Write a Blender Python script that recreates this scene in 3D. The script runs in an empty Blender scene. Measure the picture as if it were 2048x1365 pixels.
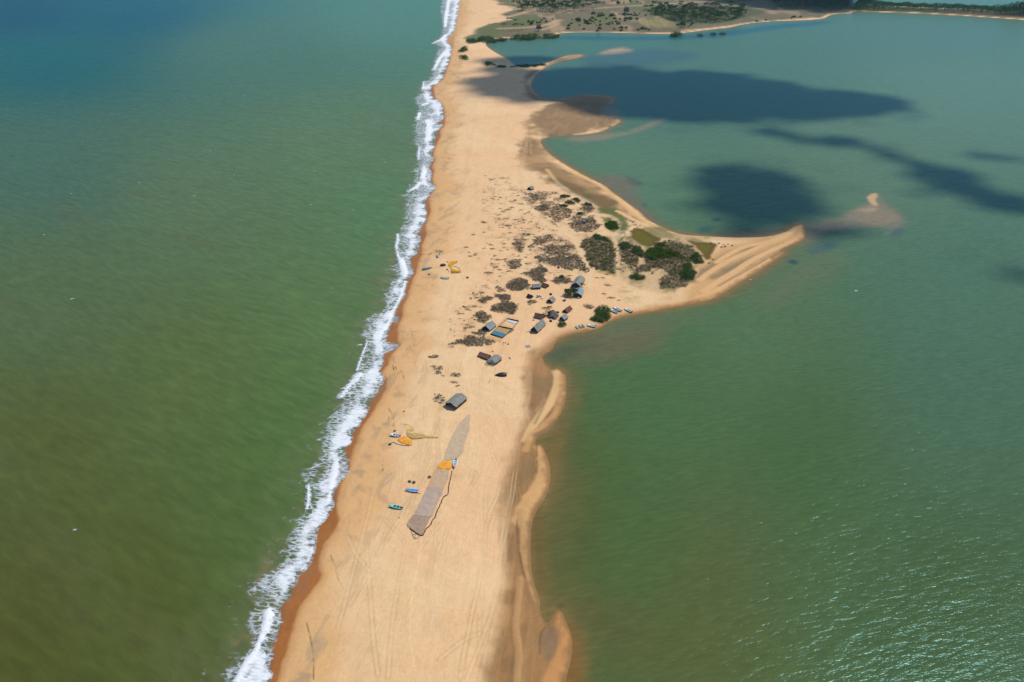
import bpy, bmesh, math, random
import numpy as np
random.seed(7); RNG = np.random.default_rng(7)
R_ = math.radians
SC = bpy.context.scene
COL = SC.collection

# ------------------------------------------------------------------ camera
CAM_H, F_PX, TH = 268.0, 1593.0, R_(30.3)
CT, ST = math.cos(TH), math.sin(TH)
cam_d = bpy.data.cameras.new("camera"); cam = bpy.data.objects.new("camera", cam_d); COL.objects.link(cam)
cam.location = (0, 0, CAM_H); cam.rotation_euler = (math.pi/2 - TH, 0, 0)
cam_d.sensor_width = 36; cam_d.lens = F_PX*36/2048; cam_d.clip_start = 1; cam_d.clip_end = 60000
SC.camera = cam

def G(px, py, z=0.0):
    """photo pixel (2048 wide) -> point of the place at height z"""
    u = (px-1024)/F_PX; v = (682.5-py)/F_PX
    k = (z-CAM_H)/(-ST+v*CT)
    return np.array([u*k, (CT+v*ST)*k])
def GP(pts, z=0.0): return np.array([G(x, y, z) for x, y in pts])
def P(s, x0=0, y0=0, k=1.0):
    """'x,y x,y' read off an enlargement -> list of photo pixels"""
    return [(x0+float(a.split(',')[0])/k, y0+float(a.split(',')[1])/k) for a in s.split()]

# ------------------------------------------------------------------ colour
KGAIN = 1.72
def lin(c): 
    c = np.asarray(c, float)/255
    return np.where(c <= .04045, c/12.92, ((c+.055)/1.055)**2.4)
def alb(*c, g=None): return lin(c)/(g or KGAIN)

# ------------------------------------------------------------------ grid of the place
def rows():
    ys = [165.0]
    while ys[-1] < 2700: ys.append(ys[-1] + 0.80*(ys[-1]**2+CAM_H**2)/(CAM_H*796))
    a = [-500, -300, -150, -50, 20, 70, 105, 130, 150, 160]
    b = []; y = ys[-1]; st = 40
    while y < 26000: st *= 1.35; y += st; b.append(y)
    return np.array(a+ys+b), len(a), len(a)+len(ys)
YS, RA, RB = rows()
WY = CT*np.maximum(YS, 150)+ST*CAM_H
tf = np.arange(-.74, .741, .80/796)
ex = []; t = .741; st = .004
while t < 5: st *= 1.5; t += st; ex.append(t)
TS = np.concatenate([-np.array(ex[::-1]), tf, np.array(ex)]); CA = len(ex); CB = CA+len(tf)
X = (WY[:, None]*TS[None, :]).astype(np.float32); Y = np.repeat(YS[:, None], len(TS), 1).astype(np.float32)
NR, NC = X.shape

def inside(poly):
    poly = np.asarray(poly, float); m = np.zeros((NR, NC+1), np.int32)
    n = len(poly)
    for i in range(n):
        (x0, y0), (x1, y1) = poly[i], poly[(i+1) % n]
        if y0 == y1: continue
        if y0 > y1: x0, y0, x1, y1 = x1, y1, x0, y0
        r = np.arange(np.searchsorted(YS, y0, 'left'), np.searchsorted(YS, y1, 'left'))
        if len(r) == 0: continue
        xc = x0+(YS[r]-y0)/(y1-y0)*(x1-x0)
        c = np.searchsorted(TS, xc/WY[r], 'left')
        np.add.at(m, (r, c), 1)
    return (np.cumsum(m, 1)[:, :NC] % 2) == 1

def dist(pts, R, closed=False):
    """distance to a polyline, clipped at R"""
    pts = np.asarray(pts, float); D = np.full((NR, NC), R, np.float32)
    n = len(pts)
    for i in range(n if closed else n-1):
        a, b = pts[i], pts[(i+1) % n]
        r0 = np.searchsorted(YS, min(a[1], b[1])-R); r1 = np.searchsorted(YS, max(a[1], b[1])+R)
        if r1 <= r0: continue
        w = WY[[r0, r1-1]]; xl, xh = min(a[0], b[0])-R, max(a[0], b[0])+R
        c0 = np.searchsorted(TS, (xl/w).min()); c1 = np.searchsorted(TS, (xh/w).max())
        if c1 <= c0: continue
        xx, yy = X[r0:r1, c0:c1]-a[0], Y[r0:r1, c0:c1]-a[1]
        d = b-a; L2 = d@d
        s = np.clip((xx*d[0]+yy*d[1])/L2, 0, 1) if L2 > 0 else 0
        dd = np.hypot(xx-s*d[0], yy-s*d[1])
        D[r0:r1, c0:c1] = np.minimum(D[r0:r1, c0:c1], dd)
    return D
def sdist(poly, R):
    d = dist(poly, R, True); return np.where(inside(poly), d, -d)
def ss(a, b, x):
    t = np.clip((x-a)/(b-a), 0, 1); return t*t*(3-2*t)
def _h(i, j, s):
    v = np.sin(i*127.1+j*311.7+s*74.7)*43758.5453; return v-np.floor(v)
def vnoise(x, y, s=0):
    x = np.asarray(x, np.float64); y = np.asarray(y, np.float64)
    i, j = np.floor(x), np.floor(y); f, g = x-i, y-j
    f = f*f*(3-2*f); g = g*g*(3-2*g)
    return (_h(i, j, s)*(1-f)+_h(i+1, j, s)*f)*(1-g)+(_h(i, j+1, s)*(1-f)+_h(i+1, j+1, s)*f)*g
def fbm(x, y, sc, o=3, s=0):
    v = 0; a = .5; t = 0
    for k in range(o):
        v = v+a*vnoise(x/sc, y/sc, s+k*13); t += a; a *= .5; sc /= 2.1
    return v/t           # 0..1, mean .5
def smooth(pts, it=2):
    """Chaikin corner cutting of an open polyline"""
    p = np.asarray(pts, float)
    for _ in range(it):
        q = p[:-1]*.75+p[1:]*.25; r = p[:-1]*.25+p[1:]*.75
        p = np.concatenate([p[:1], np.stack([q, r], 1).reshape(-1, 2), p[-1:]])
    return p

# ------------------------------------------------------------------ objects
def tag(o, label=None, cat=None, group=None, kind=None):
    if label: o['label'] = label
    if cat: o['category'] = cat
    if group: o['group'] = group
    if kind: o['kind'] = kind
    return o
def empty(name, loc, rz=0):
    o = bpy.data.objects.new(name, None); COL.objects.link(o); o.location = loc; o.rotation_euler = (0, 0, rz); o.empty_display_size = .3
    return o
def link(name, me, parent=None, loc=None, rz=0):
    o = bpy.data.objects.new(name, me); COL.objects.link(o)
    if parent: o.parent = parent
    if loc is not None: o.location = loc
    if rz: o.rotation_euler = (0, 0, rz)
    return o
def np_mesh(name, V, Fq, mats=(), smooth_=False, k=4, mi=None):
    me = bpy.data.meshes.new(name); V = np.asarray(V, np.float32); Fq = np.asarray(Fq, np.int32)
    me.vertices.add(len(V)); me.vertices.foreach_set('co', V.ravel())
    n = len(Fq); me.loops.add(n*k); me.loops.foreach_set('vertex_index', Fq.ravel())
    me.polygons.add(n); me.polygons.foreach_set('loop_start', np.arange(0, n*k, k, dtype=np.int32))
    try: me.polygons.foreach_set('loop_total', np.full(n, k, np.int32))
    except Exception: pass
    if smooth_: me.polygons.foreach_set('use_smooth', np.ones(n, bool))
    for m in mats: me.materials.append(m)
    if mi is not None: me.polygons.foreach_set('material_index', np.asarray(mi, np.int32))
    me.update(calc_edges=True); me.validate()
    return me
def pt_attr(me, name, arr):
    arr = np.asarray(arr, np.float32)
    if arr.ndim == 2:
        a = me.attributes.new(name, 'FLOAT_COLOR', 'POINT'); a.data.foreach_set('color', np.concatenate([arr, np.ones((len(arr), 1), np.float32)], 1).ravel())
    else:
        a = me.attributes.new(name, 'FLOAT', 'POINT'); a.data.foreach_set('value', arr)

class MB:
    """collects plain shapes into one mesh"""
    def __init__(s): s.v = []; s.f = []; s.m = []
    def add(s, vs, fs, m=0):
        o = len(s.v); s.v += [tuple(v) for v in vs]; s.f += [tuple(i+o for i in f) for f in fs]; s.m += [m]*len(fs); return s
    def box(s, c, d, rz=0, m=0):
        cx, cy, cz = c; x, y, z = d[0]/2, d[1]/2, d[2]/2; ca, sa = math.cos(rz), math.sin(rz)
        vs = [(cx+a*x*ca-b*y*sa, cy+a*x*sa+b*y*ca, cz+e*z) for e in (-1, 1) for a, b in ((-1, -1), (1, -1), (1, 1), (-1, 1))]
        return s.add(vs, [(3, 2, 1, 0), (4, 5, 6, 7), (0, 1, 5, 4), (1, 2, 6, 5), (2, 3, 7, 6), (3, 0, 4, 7)], m)
    def slab(s, q, th, m=0):
        """a quad given by 4 corners, thickened downwards"""
        q = [np.array(p, float) for p in q]; n = np.cross(q[1]-q[0], q[3]-q[0]); n /= np.linalg.norm(n)
        if n[2] < 0: n = -n
        lo = [p-n*th for p in q]
        return s.add(q+lo, [(0, 1, 2, 3), (7, 6, 5, 4), (0, 4, 5, 1), (1, 5, 6, 2), (2, 6, 7, 3), (3, 7, 4, 0)], m)
    def tube(s, pts, rad, n=6, m=0, cap=True):
        pts = [np.array(p, float) for p in pts]; rad = rad if hasattr(rad, '__len__') else [rad]*len(pts); rings = []
        for i, p in enumerate(pts):
            d = pts[min(i+1, len(pts)-1)]-pts[max(i-1, 0)]; d /= (np.linalg.norm(d)+1e-9)
            a = np.cross(d, (0, 0, 1)); a = a/np.linalg.norm(a) if np.linalg.norm(a) > 1e-3 else np.array([1., 0, 0]); b = np.cross(d, a)
            rings += [p+rad[i]*(math.cos(2*math.pi*k/n)*a+math.sin(2*math.pi*k/n)*b) for k in range(n)]
        f = [(i*n+k, i*n+(k+1) % n, (i+1)*n+(k+1) % n, (i+1)*n+k) for i in range(len(pts)-1) for k in range(n)]
        if cap: f += [tuple(range(n-1, -1, -1)), tuple(range((len(pts)-1)*n, len(pts)*n))]
        return s.add(rings, f, m)
    def mesh(s, name, mats, sm=False):
        me = bpy.data.meshes.new(name); me.from_pydata(s.v, [], s.f)
        for q in (mats if isinstance(mats, (list, tuple)) else [mats]): me.materials.append(q)
        me.polygons.foreach_set('material_index', s.m)
        if sm: me.polygons.foreach_set('use_smooth', [True]*len(s.f))
        me.update(); return me
    def build(s, name, mats, parent=None, loc=None, rz=0, sm=False): return link(name, s.mesh(name, mats, sm), parent, loc, rz)

# ------------------------------------------------------------------ materials
def nt(name):
    m = bpy.data.materials.new(name); m.use_nodes = True; t = m.node_tree; t.nodes.clear()
    o = t.nodes.new('ShaderNodeOutputMaterial'); return m, t, o
def nd(t, ty, **kw):
    n = t.nodes.new(ty)
    for k, v in kw.items():
        if k.startswith('i_'): n.inputs[k[2:].replace('_', ' ')].default_value = v
        else: setattr(n, k, v)
    return n
def math_n(t, op, a, b=None, c=None, clamp=False):
    n = t.nodes.new('ShaderNodeMath'); n.operation = op; n.use_clamp = clamp
    for i, v in enumerate((a, b, c)):
        if v is None: continue
        if isinstance(v, (int, float)): n.inputs[i].default_value = v
        else: t.links.new(v, n.inputs[i])
    return n.outputs[0]
def noise(t, co, scale, detail=3, rough=.55, dist_=0):
    n = nd(t, 'ShaderNodeTexNoise'); n.inputs['Scale'].default_value = scale; n.inputs['Detail'].default_value = detail
    n.inputs['Roughness'].default_value = rough; n.inputs['Distortion'].default_value = dist_
    t.links.new(co, n.inputs['Vector']); return n.outputs['Fac']
def mapping(t, co, scale=(1, 1, 1), rot=(0, 0, 0)):
    if any(rot):                                   # turn first, then stretch
        r = nd(t, 'ShaderNodeMapping'); r.inputs['Rotation'].default_value = rot; t.links.new(co, r.inputs['Vector']); co = r.outputs['Vector']
    n = nd(t, 'ShaderNodeMapping'); n.inputs['Scale'].default_value = scale
    t.links.new(co, n.inputs['Vector']); return n.outputs['Vector']
def mixc(t, fac, a, b, mode='MIX'):
    n = nd(t, 'ShaderNodeMix', data_type='RGBA', blend_type=mode)
    for i, v in ((0, fac), (6, a), (7, b)):
        if isinstance(v, (int, float)): n.inputs[i].default_value = v
        elif isinstance(v, (tuple, list, np.ndarray)): n.inputs[i].default_value = (*v[:3], 1)
        else: t.links.new(v, n.inputs[i])
    return n.outputs[2]
def ramp(t, x, lo, hi, clamp=True):
    n = nd(t, 'ShaderNodeMapRange'); n.clamp = clamp
    n.interpolation_type = 'SMOOTHSTEP' if clamp else 'LINEAR'
    n.inputs[1].default_value = lo; n.inputs[2].default_value = hi
    t.links.new(x, n.inputs[0]); return n.outputs[0]
MATS = {}
def mat(name, c, rough=.8, var=.25, scale=1.2, bump=.0, stretch=(1, 1, 1), c2=None, spec=.3):
    """plain procedural paint / wood / cloth with mottling and wear"""
    if name in MATS: return MATS[name]
    m, t, o = nt(name); b = nd(t, 'ShaderNodeBsdfPrincipled'); co = nd(t, 'ShaderNodeTexCoord').outputs['Object']
    v = mapping(t, co, stretch); n1 = noise(t, v, scale, 4); n2 = noise(t, v, scale*5, 2)
    f = math_n(t, 'ADD', math_n(t, 'MULTIPLY', n1, .65), math_n(t, 'MULTIPLY', n2, .35))
    f = ramp(t, f, .35, .65)
    c = np.asarray(c); hi = np.clip(c*(1+var), 0, .9); lo = c*(1-var) if c2 is None else np.asarray(c2)
    t.links.new(mixc(t, f, lo, hi), b.inputs['Base Color']); b.inputs['Roughness'].default_value = rough
    b.inputs['Specular IOR Level'].default_value = spec
    if bump:
        bn = nd(t, 'ShaderNodeBump'); bn.inputs['Strength'].default_value = 1; bn.inputs['Distance'].default_value = bump
        t.links.new(n2, bn.inputs['Height']); t.links.new(bn.outputs[0], b.inputs['Normal'])
    t.links.new(b.outputs[0], o.inputs[0]); MATS[name] = m; return m
def leaf_mat(name, dark, mid, light, scale=.25):
    """foliage: each leaf its own tone, with paler and darker clumps"""
    if name in MATS: return MATS[name]
    m, t, o = nt(name); co = nd(t, 'ShaderNodeTexCoord').outputs['Object']
    at = nd(t, 'ShaderNodeAttribute', attribute_name='rnd').outputs['Fac']
    n = noise(t, co, scale, 3)
    f = math_n(t, 'ADD', math_n(t, 'MULTIPLY', at, .78), math_n(t, 'MULTIPLY', ramp(t, n, .36, .64), .22))
    a = mixc(t, ramp(t, f, .0, .5), dark, mid); c = mixc(t, ramp(t, f, .5, 1.), a, light)
    d = nd(t, 'ShaderNodeBsdfDiffuse'); tr = nd(t, 'ShaderNodeBsdfTranslucent'); mx = nd(t, 'ShaderNodeMixShader'); mx.inputs[0].default_value = .3
    t.links.new(c, d.inputs[0]); t.links.new(c, tr.inputs[0]); t.links.new(d.outputs[0], mx.inputs[1]); t.links.new(tr.outputs[0], mx.inputs[2])
    t.links.new(mx.outputs[0], o.inputs[0]); MATS[name] = m; return m
# ------------------------------------------------------------------ coast lines (read from the photograph, laid on the ground)
Z3 = (440, 900, 2.935); Z5 = (960, 700, 4.55); Z4 = (880, 900, 2.936); Z8 = (740, 660, 5.69); Z6 = (600, 500, 4.55)
ZB5 = (780, 440, 8.533); Z7 = (760, 100, 4.55); Z1 = (860, 0, 3.413); ZS = (880, 540, 6.827); Z7B = (1040, 520, 8.533); Z4B = (1160, 380, 4.267); Z2 = (1448, 0, 3.413)
ZT3 = (960, 340, 5.69)
ocean = [(478, 1470), (505, 1410)] + P("285,1340 285,1290 305,1200 300,1130 350,1060 358,900 410,870 430,800 445,735 478,715 520,660 535,610 545,580 548,520 560,455 620,390 660,320 668,230 690,180 725,155 748,120 745,60 728,25", *Z3) + \
    P("735,0", *Z3) + [(702, 872), (716, 848), (728, 830)] + P("0,850 75,740 75,690 130,590 140,545 75,490 145,370 125,320 150,250 240,240 330,175 300,158 155,150 180,60 205,0", *Z8) + \
    P("815,640 880,655 905,640 850,600 840,590 880,500 920,440 975,405 925,395 945,340 960,300 975,260", *Z6) + P("400,890 320,800 355,715 310,670 430,590 485,530 490,400 505,320 500,280 440,260 490,170 520,110 585,10", *ZB5) + \
    [(850, 425), (847, 412), (852, 400)] + P("430,1330 505,1250 440,1190 470,1110 430,1070 495,1000 455,950 495,865 490,820 530,785 495,745 585,690 500,672 580,620 565,600 565,550 545,465 475,455 455,370 450,345 550,285 580,220 570,205 620,130 640,40", *Z7) + \
    P("145,320 100,270 165,220 180,150 190,60 200,0", *Z1)
lagoon = [(1112, 1480), (1124, 1410)] + P("730,1360 770,1200 770,1100 730,1000 710,955 690,948 670,970 655,1010 630,1025 605,1000 585,940 580,880 540,780 528,690 525,500 550,380 610,290 640,200 640,110 610,20", *Z4) + \
    P("635,1110 600,980 560,880 535,868 515,880 490,870 500,810 560,770 640,730 690,640 740,560 775,460 780,300 775,230 730,185 685,175 655,187 610,150 570,90 570,60 610,25 650,8", *Z5) + \
    P("1480,1080 1600,960 1750,890 1950,840 2040,820", *ZS)[1:] + P("1000,1260 1200,1210 1380,1160 1480,1080 1600,1020 1780,970 2040,930", *Z7B) + \
    P("450,1070 700,1020 900,985 1100,945 1200,900 1350,800 1450,740 1600,640 1740,540 1735,525 1600,600 1690,545 1760,490 1900,430 1925,400 1915,330 1890,290 1870,300 1820,310 1740,370 1600,400 1500,408 1300,410 1000,395 880,385 780,360 650,300 560,240 510,180 430,130 350,70 260,10", *Z4B) + \
    P("1200,1270 1080,1215 900,1110 800,1040 745,960 800,940 870,930 1010,925 1150,910 1240,870 1320,825 1240,800 1200,770 1240,720 1265,670 1200,655 1060,648 950,665 840,685 740,660 690,600 700,545 760,480 830,440 900,415 1000,400 1060,380 1000,370 900,390 790,435 690,455 600,455 570,440 530,400 480,380 400,330 375,300 400,275 540,262 700,258 860,248 885,225 1150,222 1400,228 1600,235 1750,225 1900,205 2048,190", *Z1) + \
    P("120,170 220,155 370,145 560,140 680,130 720,105 770,97 860,95 900,75 1000,84 1300,92 1600,108 1850,125 2048,138", *Z2) + [(2300, 62), (2700, 100), (3400, 170)]
far_shore = [(3400, 95), (2700, 50), (2300, 30), (2100, 22), (1990, 19.5), (1882, 17), (1770, 12), (1705, 5), (1690, -4), (1715, -30), (1760, -60)]
OC = GP(ocean); LG = GP(lagoon); FS = GP(far_shore)
OC = np.concatenate([[[-60, -700], [-75, 60]], smooth(OC, 1), GP([(928, -60), (935, -120)]), [[-900, 9000], [-3000, 26500]]])
LG = np.concatenate([[[70, -700], [40, 60]], smooth(LG, 1)])
LAND = np.concatenate([OC, [[16000, 26500], [6000, 9000]], FS[::-1], LG[::-1]])
sd = sdist(LAND, 70.)
d_oc = dist(OC, 120.); d_lg = dist(LG, 70.)
land_in = sd > 0

def line(s, z=None): return smooth(GP(P(s, *(z or (0, 0, 1)))), 2)
def poly(s, z=None, it=1):
    p = GP(P(s, *(z or (0, 0, 1)))); p = np.concatenate([p, p[:1]])
    return smooth(p, it)[:-1]

n50 = fbm(X, Y, 50, 3, 1); n12 = fbm(X, Y, 12, 3, 2); n4 = fbm(X, Y, 4, 3, 3); n1 = fbm(X, Y, 1.3, 2, 4)
# streaks along the beach (wind and wheels), slightly leaning like the beach itself
sx_ = X*.96-Y*.28*.4; nst = fbm(sx_*6, (Y+X*.2)*.35, 10, 3, 6)
nsh = fbm(X*1.0-.35*Y, Y*.25+X*.3, 6, 3, 8)

# ---- height
side_o = ss(4, -4, d_oc-d_lg)
hh = np.where(sd > 0, 2.3*(1-np.exp(-np.maximum(sd, 0)/np.where(d_oc < d_lg, 14, 22))), .14*np.minimum(sd, 0))
inl = ss(6, 40, sd)
hh = hh+inl*((n50-.5)*1.6+(n12-.5)*.55+(n4-.5)*.12)
hh = hh+ss(2, 10, sd)*(n4-.5)*.10

C = np.zeros((NR, NC, 3), np.float32)
def put(mask, c, g=None):
    m = np.clip(mask, 0, 1)[..., None].astype(np.float32); C[:] = C*(1-m)+m*alb(*c, g=g).astype(np.float32)
# dry sand
put(np.ones((NR, NC)), (240, 194, 143))
put(ss(.45, .75, n50)*.5, (243, 208, 157)); put(ss(.5, .8, n12)*.35, (230, 184, 128)); put(ss(.55, .8, nst)*.18, (222, 184, 136)); put(ss(.5, .25, nst)*.15, (243, 212, 166))
put(ss(1500, 700, Y)*ss(260, 210, Y)*.3, (236, 196, 142))
# beach face on the ocean side: warmer, stained
bf = ss(34, 14, d_oc+(n12-.5)*22+(n50-.5)*20)
put(bf*.85, (226, 176, 116)); put(bf*ss(.58, .85, nsh)*.6, (190, 158, 118)); put(bf*ss(.60, .78, fbm(X+.4*Y, Y, 7, 4, 21))*.5, (164, 140, 112))
put(ss(60, 30, d_oc+(n50-.5)*40)*ss(.62, .8, nsh)*.35, (190, 160, 122))
# wet swash strip
wet_l = [(545, 1480), (548, 1410)] + P("340,1360 420,1130 450,980 520,860 610,760 580,700 590,600 640,540 700,440 690,390 680,330 710,220 770,60 790,0", *Z3) + [(722, 862), (742, 832), (760, 805), (772, 782)] + \
    P("200,560 130,520 170,450 220,390 215,330 330,200 320,60", *Z8) + [(797, 652), (806, 634), (806, 618), (818, 590), (826, 560), (834, 543), (838, 525)] + \
    P("560,610 540,520 560,400 640,250 600,180 620,60", *ZB5) + [(862, 425), (859, 408)] + P("450,1330 515,1260 470,1190 500,1100 470,1070 510,1000 480,950 520,850 560,780 540,745 595,690 590,600 585,540 550,470 500,450 490,370 480,340 570,285 600,200 630,130 655,0", *Z7) + [(912, 60), (922, 0), (932, -60)]
WL = np.concatenate([smooth(GP(wet_l), 2), OC[::-1]])
wsd = sdist(WL, 30.)
wet = ss(-1.2, 1.2, wsd+(n4-.5)*1.6)*ss(-.5, .5, sd)
wet = np.maximum(wet, ss(2.2, .8, d_oc+(n4-.5)*1.5)*land_in)
wet = np.where(Y > 2200, 0, wet)*ss(1900, 1200, Y)
put(wet, (174, 110, 54)); put(wet*ss(.5, .75, n12)*.6, (160, 99, 47)); put(wet*ss(2.5, .3, d_oc)*.5, (140, 94, 62)); put(np.exp(-(np.maximum(-wsd, 0)/2.5)**2)*(wsd < 0)*land_in*.55, (204, 144, 84))
put(wet*ss(.62, .8, nsh)*.5, (148, 112, 84))
# tidal flat on the lagoon side
dry_l = [(968, 1480)] + P("280,1360 330,1180 370,950 400,800 385,550 385,300 390,130 440,0", *Z4) + P("380,740 430,640 440,480 410,300 430,120 480,30 560,0", *Z5) + [(1100, 689), (1130, 674), (1160, 664)]
DL = np.concatenate([smooth(GP(dry_l), 2), GP([(1162, 668)]), LG[(LG[:, 1] < G(1162, 668)[1])][::-1], [[60, 150]]])
dsd = sdist(DL, 30.)
damp = ss(-6, 4, dsd+(n12-.5)*6)*land_in
put(damp, (166, 122, 74)); put(damp*ss(.45, .7, n12)*.6, (142, 105, 63)); put(damp*ss(.5, .8, nst)*.4, (188, 144, 92)); put(damp*ss(.52, .68, fbm(X*2.2, Y*.5, 9, 4, 24))*.5, (140, 110, 74)); put(damp*ss(6, .5, d_lg)*.5, (156, 114, 68)); put(ss(11, 1, d_lg+(n12-.5)*8)*land_in*ss(760, 500, Y)*.6, (178, 132, 80)); put(ss(-3, 3, sdist(poly('1075,143 1103,125 1153,107 1180,110 1162,120 1110,134 1085,146', None), 30.)+(n12-.5)*8)*land_in*.8, (152, 124, 88))
hh = np.where(sd > 0, np.maximum(hh-damp*.35*ss(0, 6, sd), np.minimum(.12*sd, .25)), hh)
def bar(s, z, w, c=(216, 168, 108), up=.45, a=1.):
    global hh
    d = dist(line(s, z), w*2.2+4)
    m = ss(w*1.05, w*.5, d+(n4-.5)*w*.3)
    put(m*a, c); hh = hh+up*ss(w*1.6, 0, d)*ss(-2, 3, sd)
def mark(s, z, w, c, a, hw=None, dz=0, ns=None):
    global hh
    d = dist(line(s, z), w*3+1)
    m = np.exp(-(d/w)**2)*a
    if ns is not None: m = m*ss(ns, ns+.25, n4)
    put(m, c)
    if dz: hh = hh+dz*np.exp(-(d/w)**2)
def ruts(s, z, c=(206, 164, 114), a=.55, off=.95, w=.36):
    d = dist(line(s, z), off+w*3); k = .35+.9*ss(.3, .7, n12); put(np.exp(-((d-off)/w)**2)*a*k, c); put(np.exp(-(d/.5)**2)*a*.5*k, (240, 208, 160))
bar("690,195 720,300 640,500 540,620 470,720 420,830", Z5, 3.4, (226, 182, 124)); bar("750,240 750,430 690,590 600,680 500,750 440,840 410,920", Z5, 2.6, (206, 158, 102), a=.8)
bar("540,880 590,980 615,1100 580,1200 500,1300 440,1365", Z5, 4.2, (218, 164, 104)); bar("610,60 620,150 560,260 490,350 470,420", Z4, 5., (218, 168, 108)); bar("480,370 500,500 500,620 540,780 575,880", Z4, 2.8, (204, 158, 102))
bar("700,990 735,1100 735,1200 690,1290 650,1365 640,1400", Z4, 4.4, (204, 146, 86)); bar("470,760 460,900 440,1050 470,1200 450,1365", Z4, 2., (198, 152, 98), a=.7)
put(ss(-1, 2, sdist(poly("620,1020 690,1030 720,1110 680,1200 640,1260 600,1220 590,1100", Z4), 12))*.75, (138, 112, 82))
put(ss(-2, 4, sdist(poly("490,180 560,250 640,240 640,330 600,420 520,400 480,280", Z5), 12))*.55, (140, 116, 76)); put(ss(-2, 4, sdist(poly("500,900 520,1000 520,1130 440,1260 280,1240 270,1100 400,960", Z5), 12))*.45, (142, 112, 68))
mark("515,890 520,1000 515,1120", Z5, .4, (110, 88, 60), .6, ns=.3); mark("455,380 450,480 465,600 480,690 500,760", Z4, .45, (112, 92, 66), .7, ns=.35); mark("480,20 565,40 570,150", Z4, .4, (118, 92, 62), .6, ns=.3)
mark("585,1200 590,1080 620,1040 650,1020", Z4, .4, (100, 82, 64), .6); mark("490,790 560,750 630,720 680,650", Z5, 1.2, (122, 108, 84), .7); mark("640,240 620,400 560,560 500,680", Z5, 1., (140, 116, 80), .6)
# flats of the inner lagoon shore: brown, with wet hollows
IN = poly("1100,275 1160,268 1245,245 1250,236 1215,225 1180,205 1120,212 1070,225 1062,260 1070,285 1090,310 1130,340 1180,365 1215,390 1262,430 1300,452 1230,440 1180,410 1120,380 1080,350 1050,345 1040,320 1050,280 1055,235", None)
isd = sdist(IN, 40.); im = ss(-8, 8, isd+(n12-.5)*18)*land_in
put(im*.9, (182, 142, 94)); put(im*ss(.4, .65, n50)*.7, (146, 116, 78)); put(im*ss(.5, .7, fbm(X, Y, 16, 4, 25))*.5, (130, 104, 72))
put(ss(-6, 6, sdist(poly("640,470 760,460 840,300 1000,400 1050,540 1000,600 700,520", ZT3), 20)+(n12-.5)*14)*0, (1, 1, 1))
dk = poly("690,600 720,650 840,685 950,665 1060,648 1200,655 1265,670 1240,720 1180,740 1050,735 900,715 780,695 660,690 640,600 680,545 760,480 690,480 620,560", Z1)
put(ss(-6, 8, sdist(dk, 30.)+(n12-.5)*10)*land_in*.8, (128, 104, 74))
put(ss(-5, 5, sdist(poly("700,120 760,100 880,120 1150,200 1250,280 1420,280 1540,360 1560,440 1450,470 1330,430 1270,390 1130,330 1000,260 880,170", ZT3), 30.)+(n12-.5)*10)*.85, (128, 104, 66))
gr = (104, 108, 48)
for s, a in (("1180,300 1250,290 1300,320 1240,350 1190,330", .8), ("1330,470 1500,430 1580,480 1660,560 1700,640 1650,720 1560,760 1610,640 1560,560 1420,520 1340,520", .75), ("1370,560 1480,560 1560,620 1580,700 1540,760 1460,720 1400,640", .85)):
    put(ss(-3, 4, sdist(poly(s, ZT3), 20.)+(n4-.5)*7)*min(1, a*1.15), gr)
for s in ("430,370 480,335 560,360 640,410 690,430 640,480 600,510 520,490 440,430", "930,450 1000,460 1160,465 1165,490 1120,560 1110,610 1060,620 1040,560 980,490"):
    q = sdist(poly(s, Z4B), 20.); put(ss(-2.5, 1.5, q+(n4-.5)*3), (112, 92, 36)); put(ss(0, 6, q+(n4-.5)*5)*.85, (112, 108, 24)); hh = hh-.8*ss(-2, 6, q)
put(ss(-5, 6, sdist(poly("330,850 420,840 450,900 520,960 380,960 340,920", Z4B), 25.)+(n4-.5)*10)*ss(.35, .6, n4)*.6, (168, 158, 96)); put(ss(-5, 6, sdist(poly("690,950 800,905 850,900 790,945", Z4B), 20.)+(n4-.5)*8)*.5, (176, 158, 100))
tf_ = ss(-6, 10, sdist(poly("1100,212 1225,205 1255,240 1160,272 1085,278 1055,250", None), 40.)+(n12-.5)*24)*land_in; put(tf_*.85, (150, 120, 84)); put(tf_*ss(.45, .7, nsh)*.6, (172, 140, 102)); put(tf_*ss(16, 0, d_lg)*.75, (146, 124, 94)); hh = hh-tf_*ss(.38, .66, fbm(X, Y*.5, 12, 4, 27))*1.15*ss(40, 0, d_lg)*(sd > 0)
# sand ridge between marsh and lagoon, and the tongue with its bars
bar("640,60 860,160 1000,260".replace('640,60', '760,20'), ZT3, 3, (222, 176, 120), .5, .8)
bar("1000,20 1200,100 1430,220 1560,340 1700,470 1850,580 1950,640 2048,690", ZT3, 4.2, (230, 182, 122), .9)
bar("1560,490 1650,540 1780,600 1900,670 2040,740", ZT3, 3, (232, 188, 132), .6)
bar("640,300 780,375 880,400 1000,405 1300,425 1500,420 1650,410 1750,380", Z4B, 4, (232, 188, 130), .8)
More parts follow.
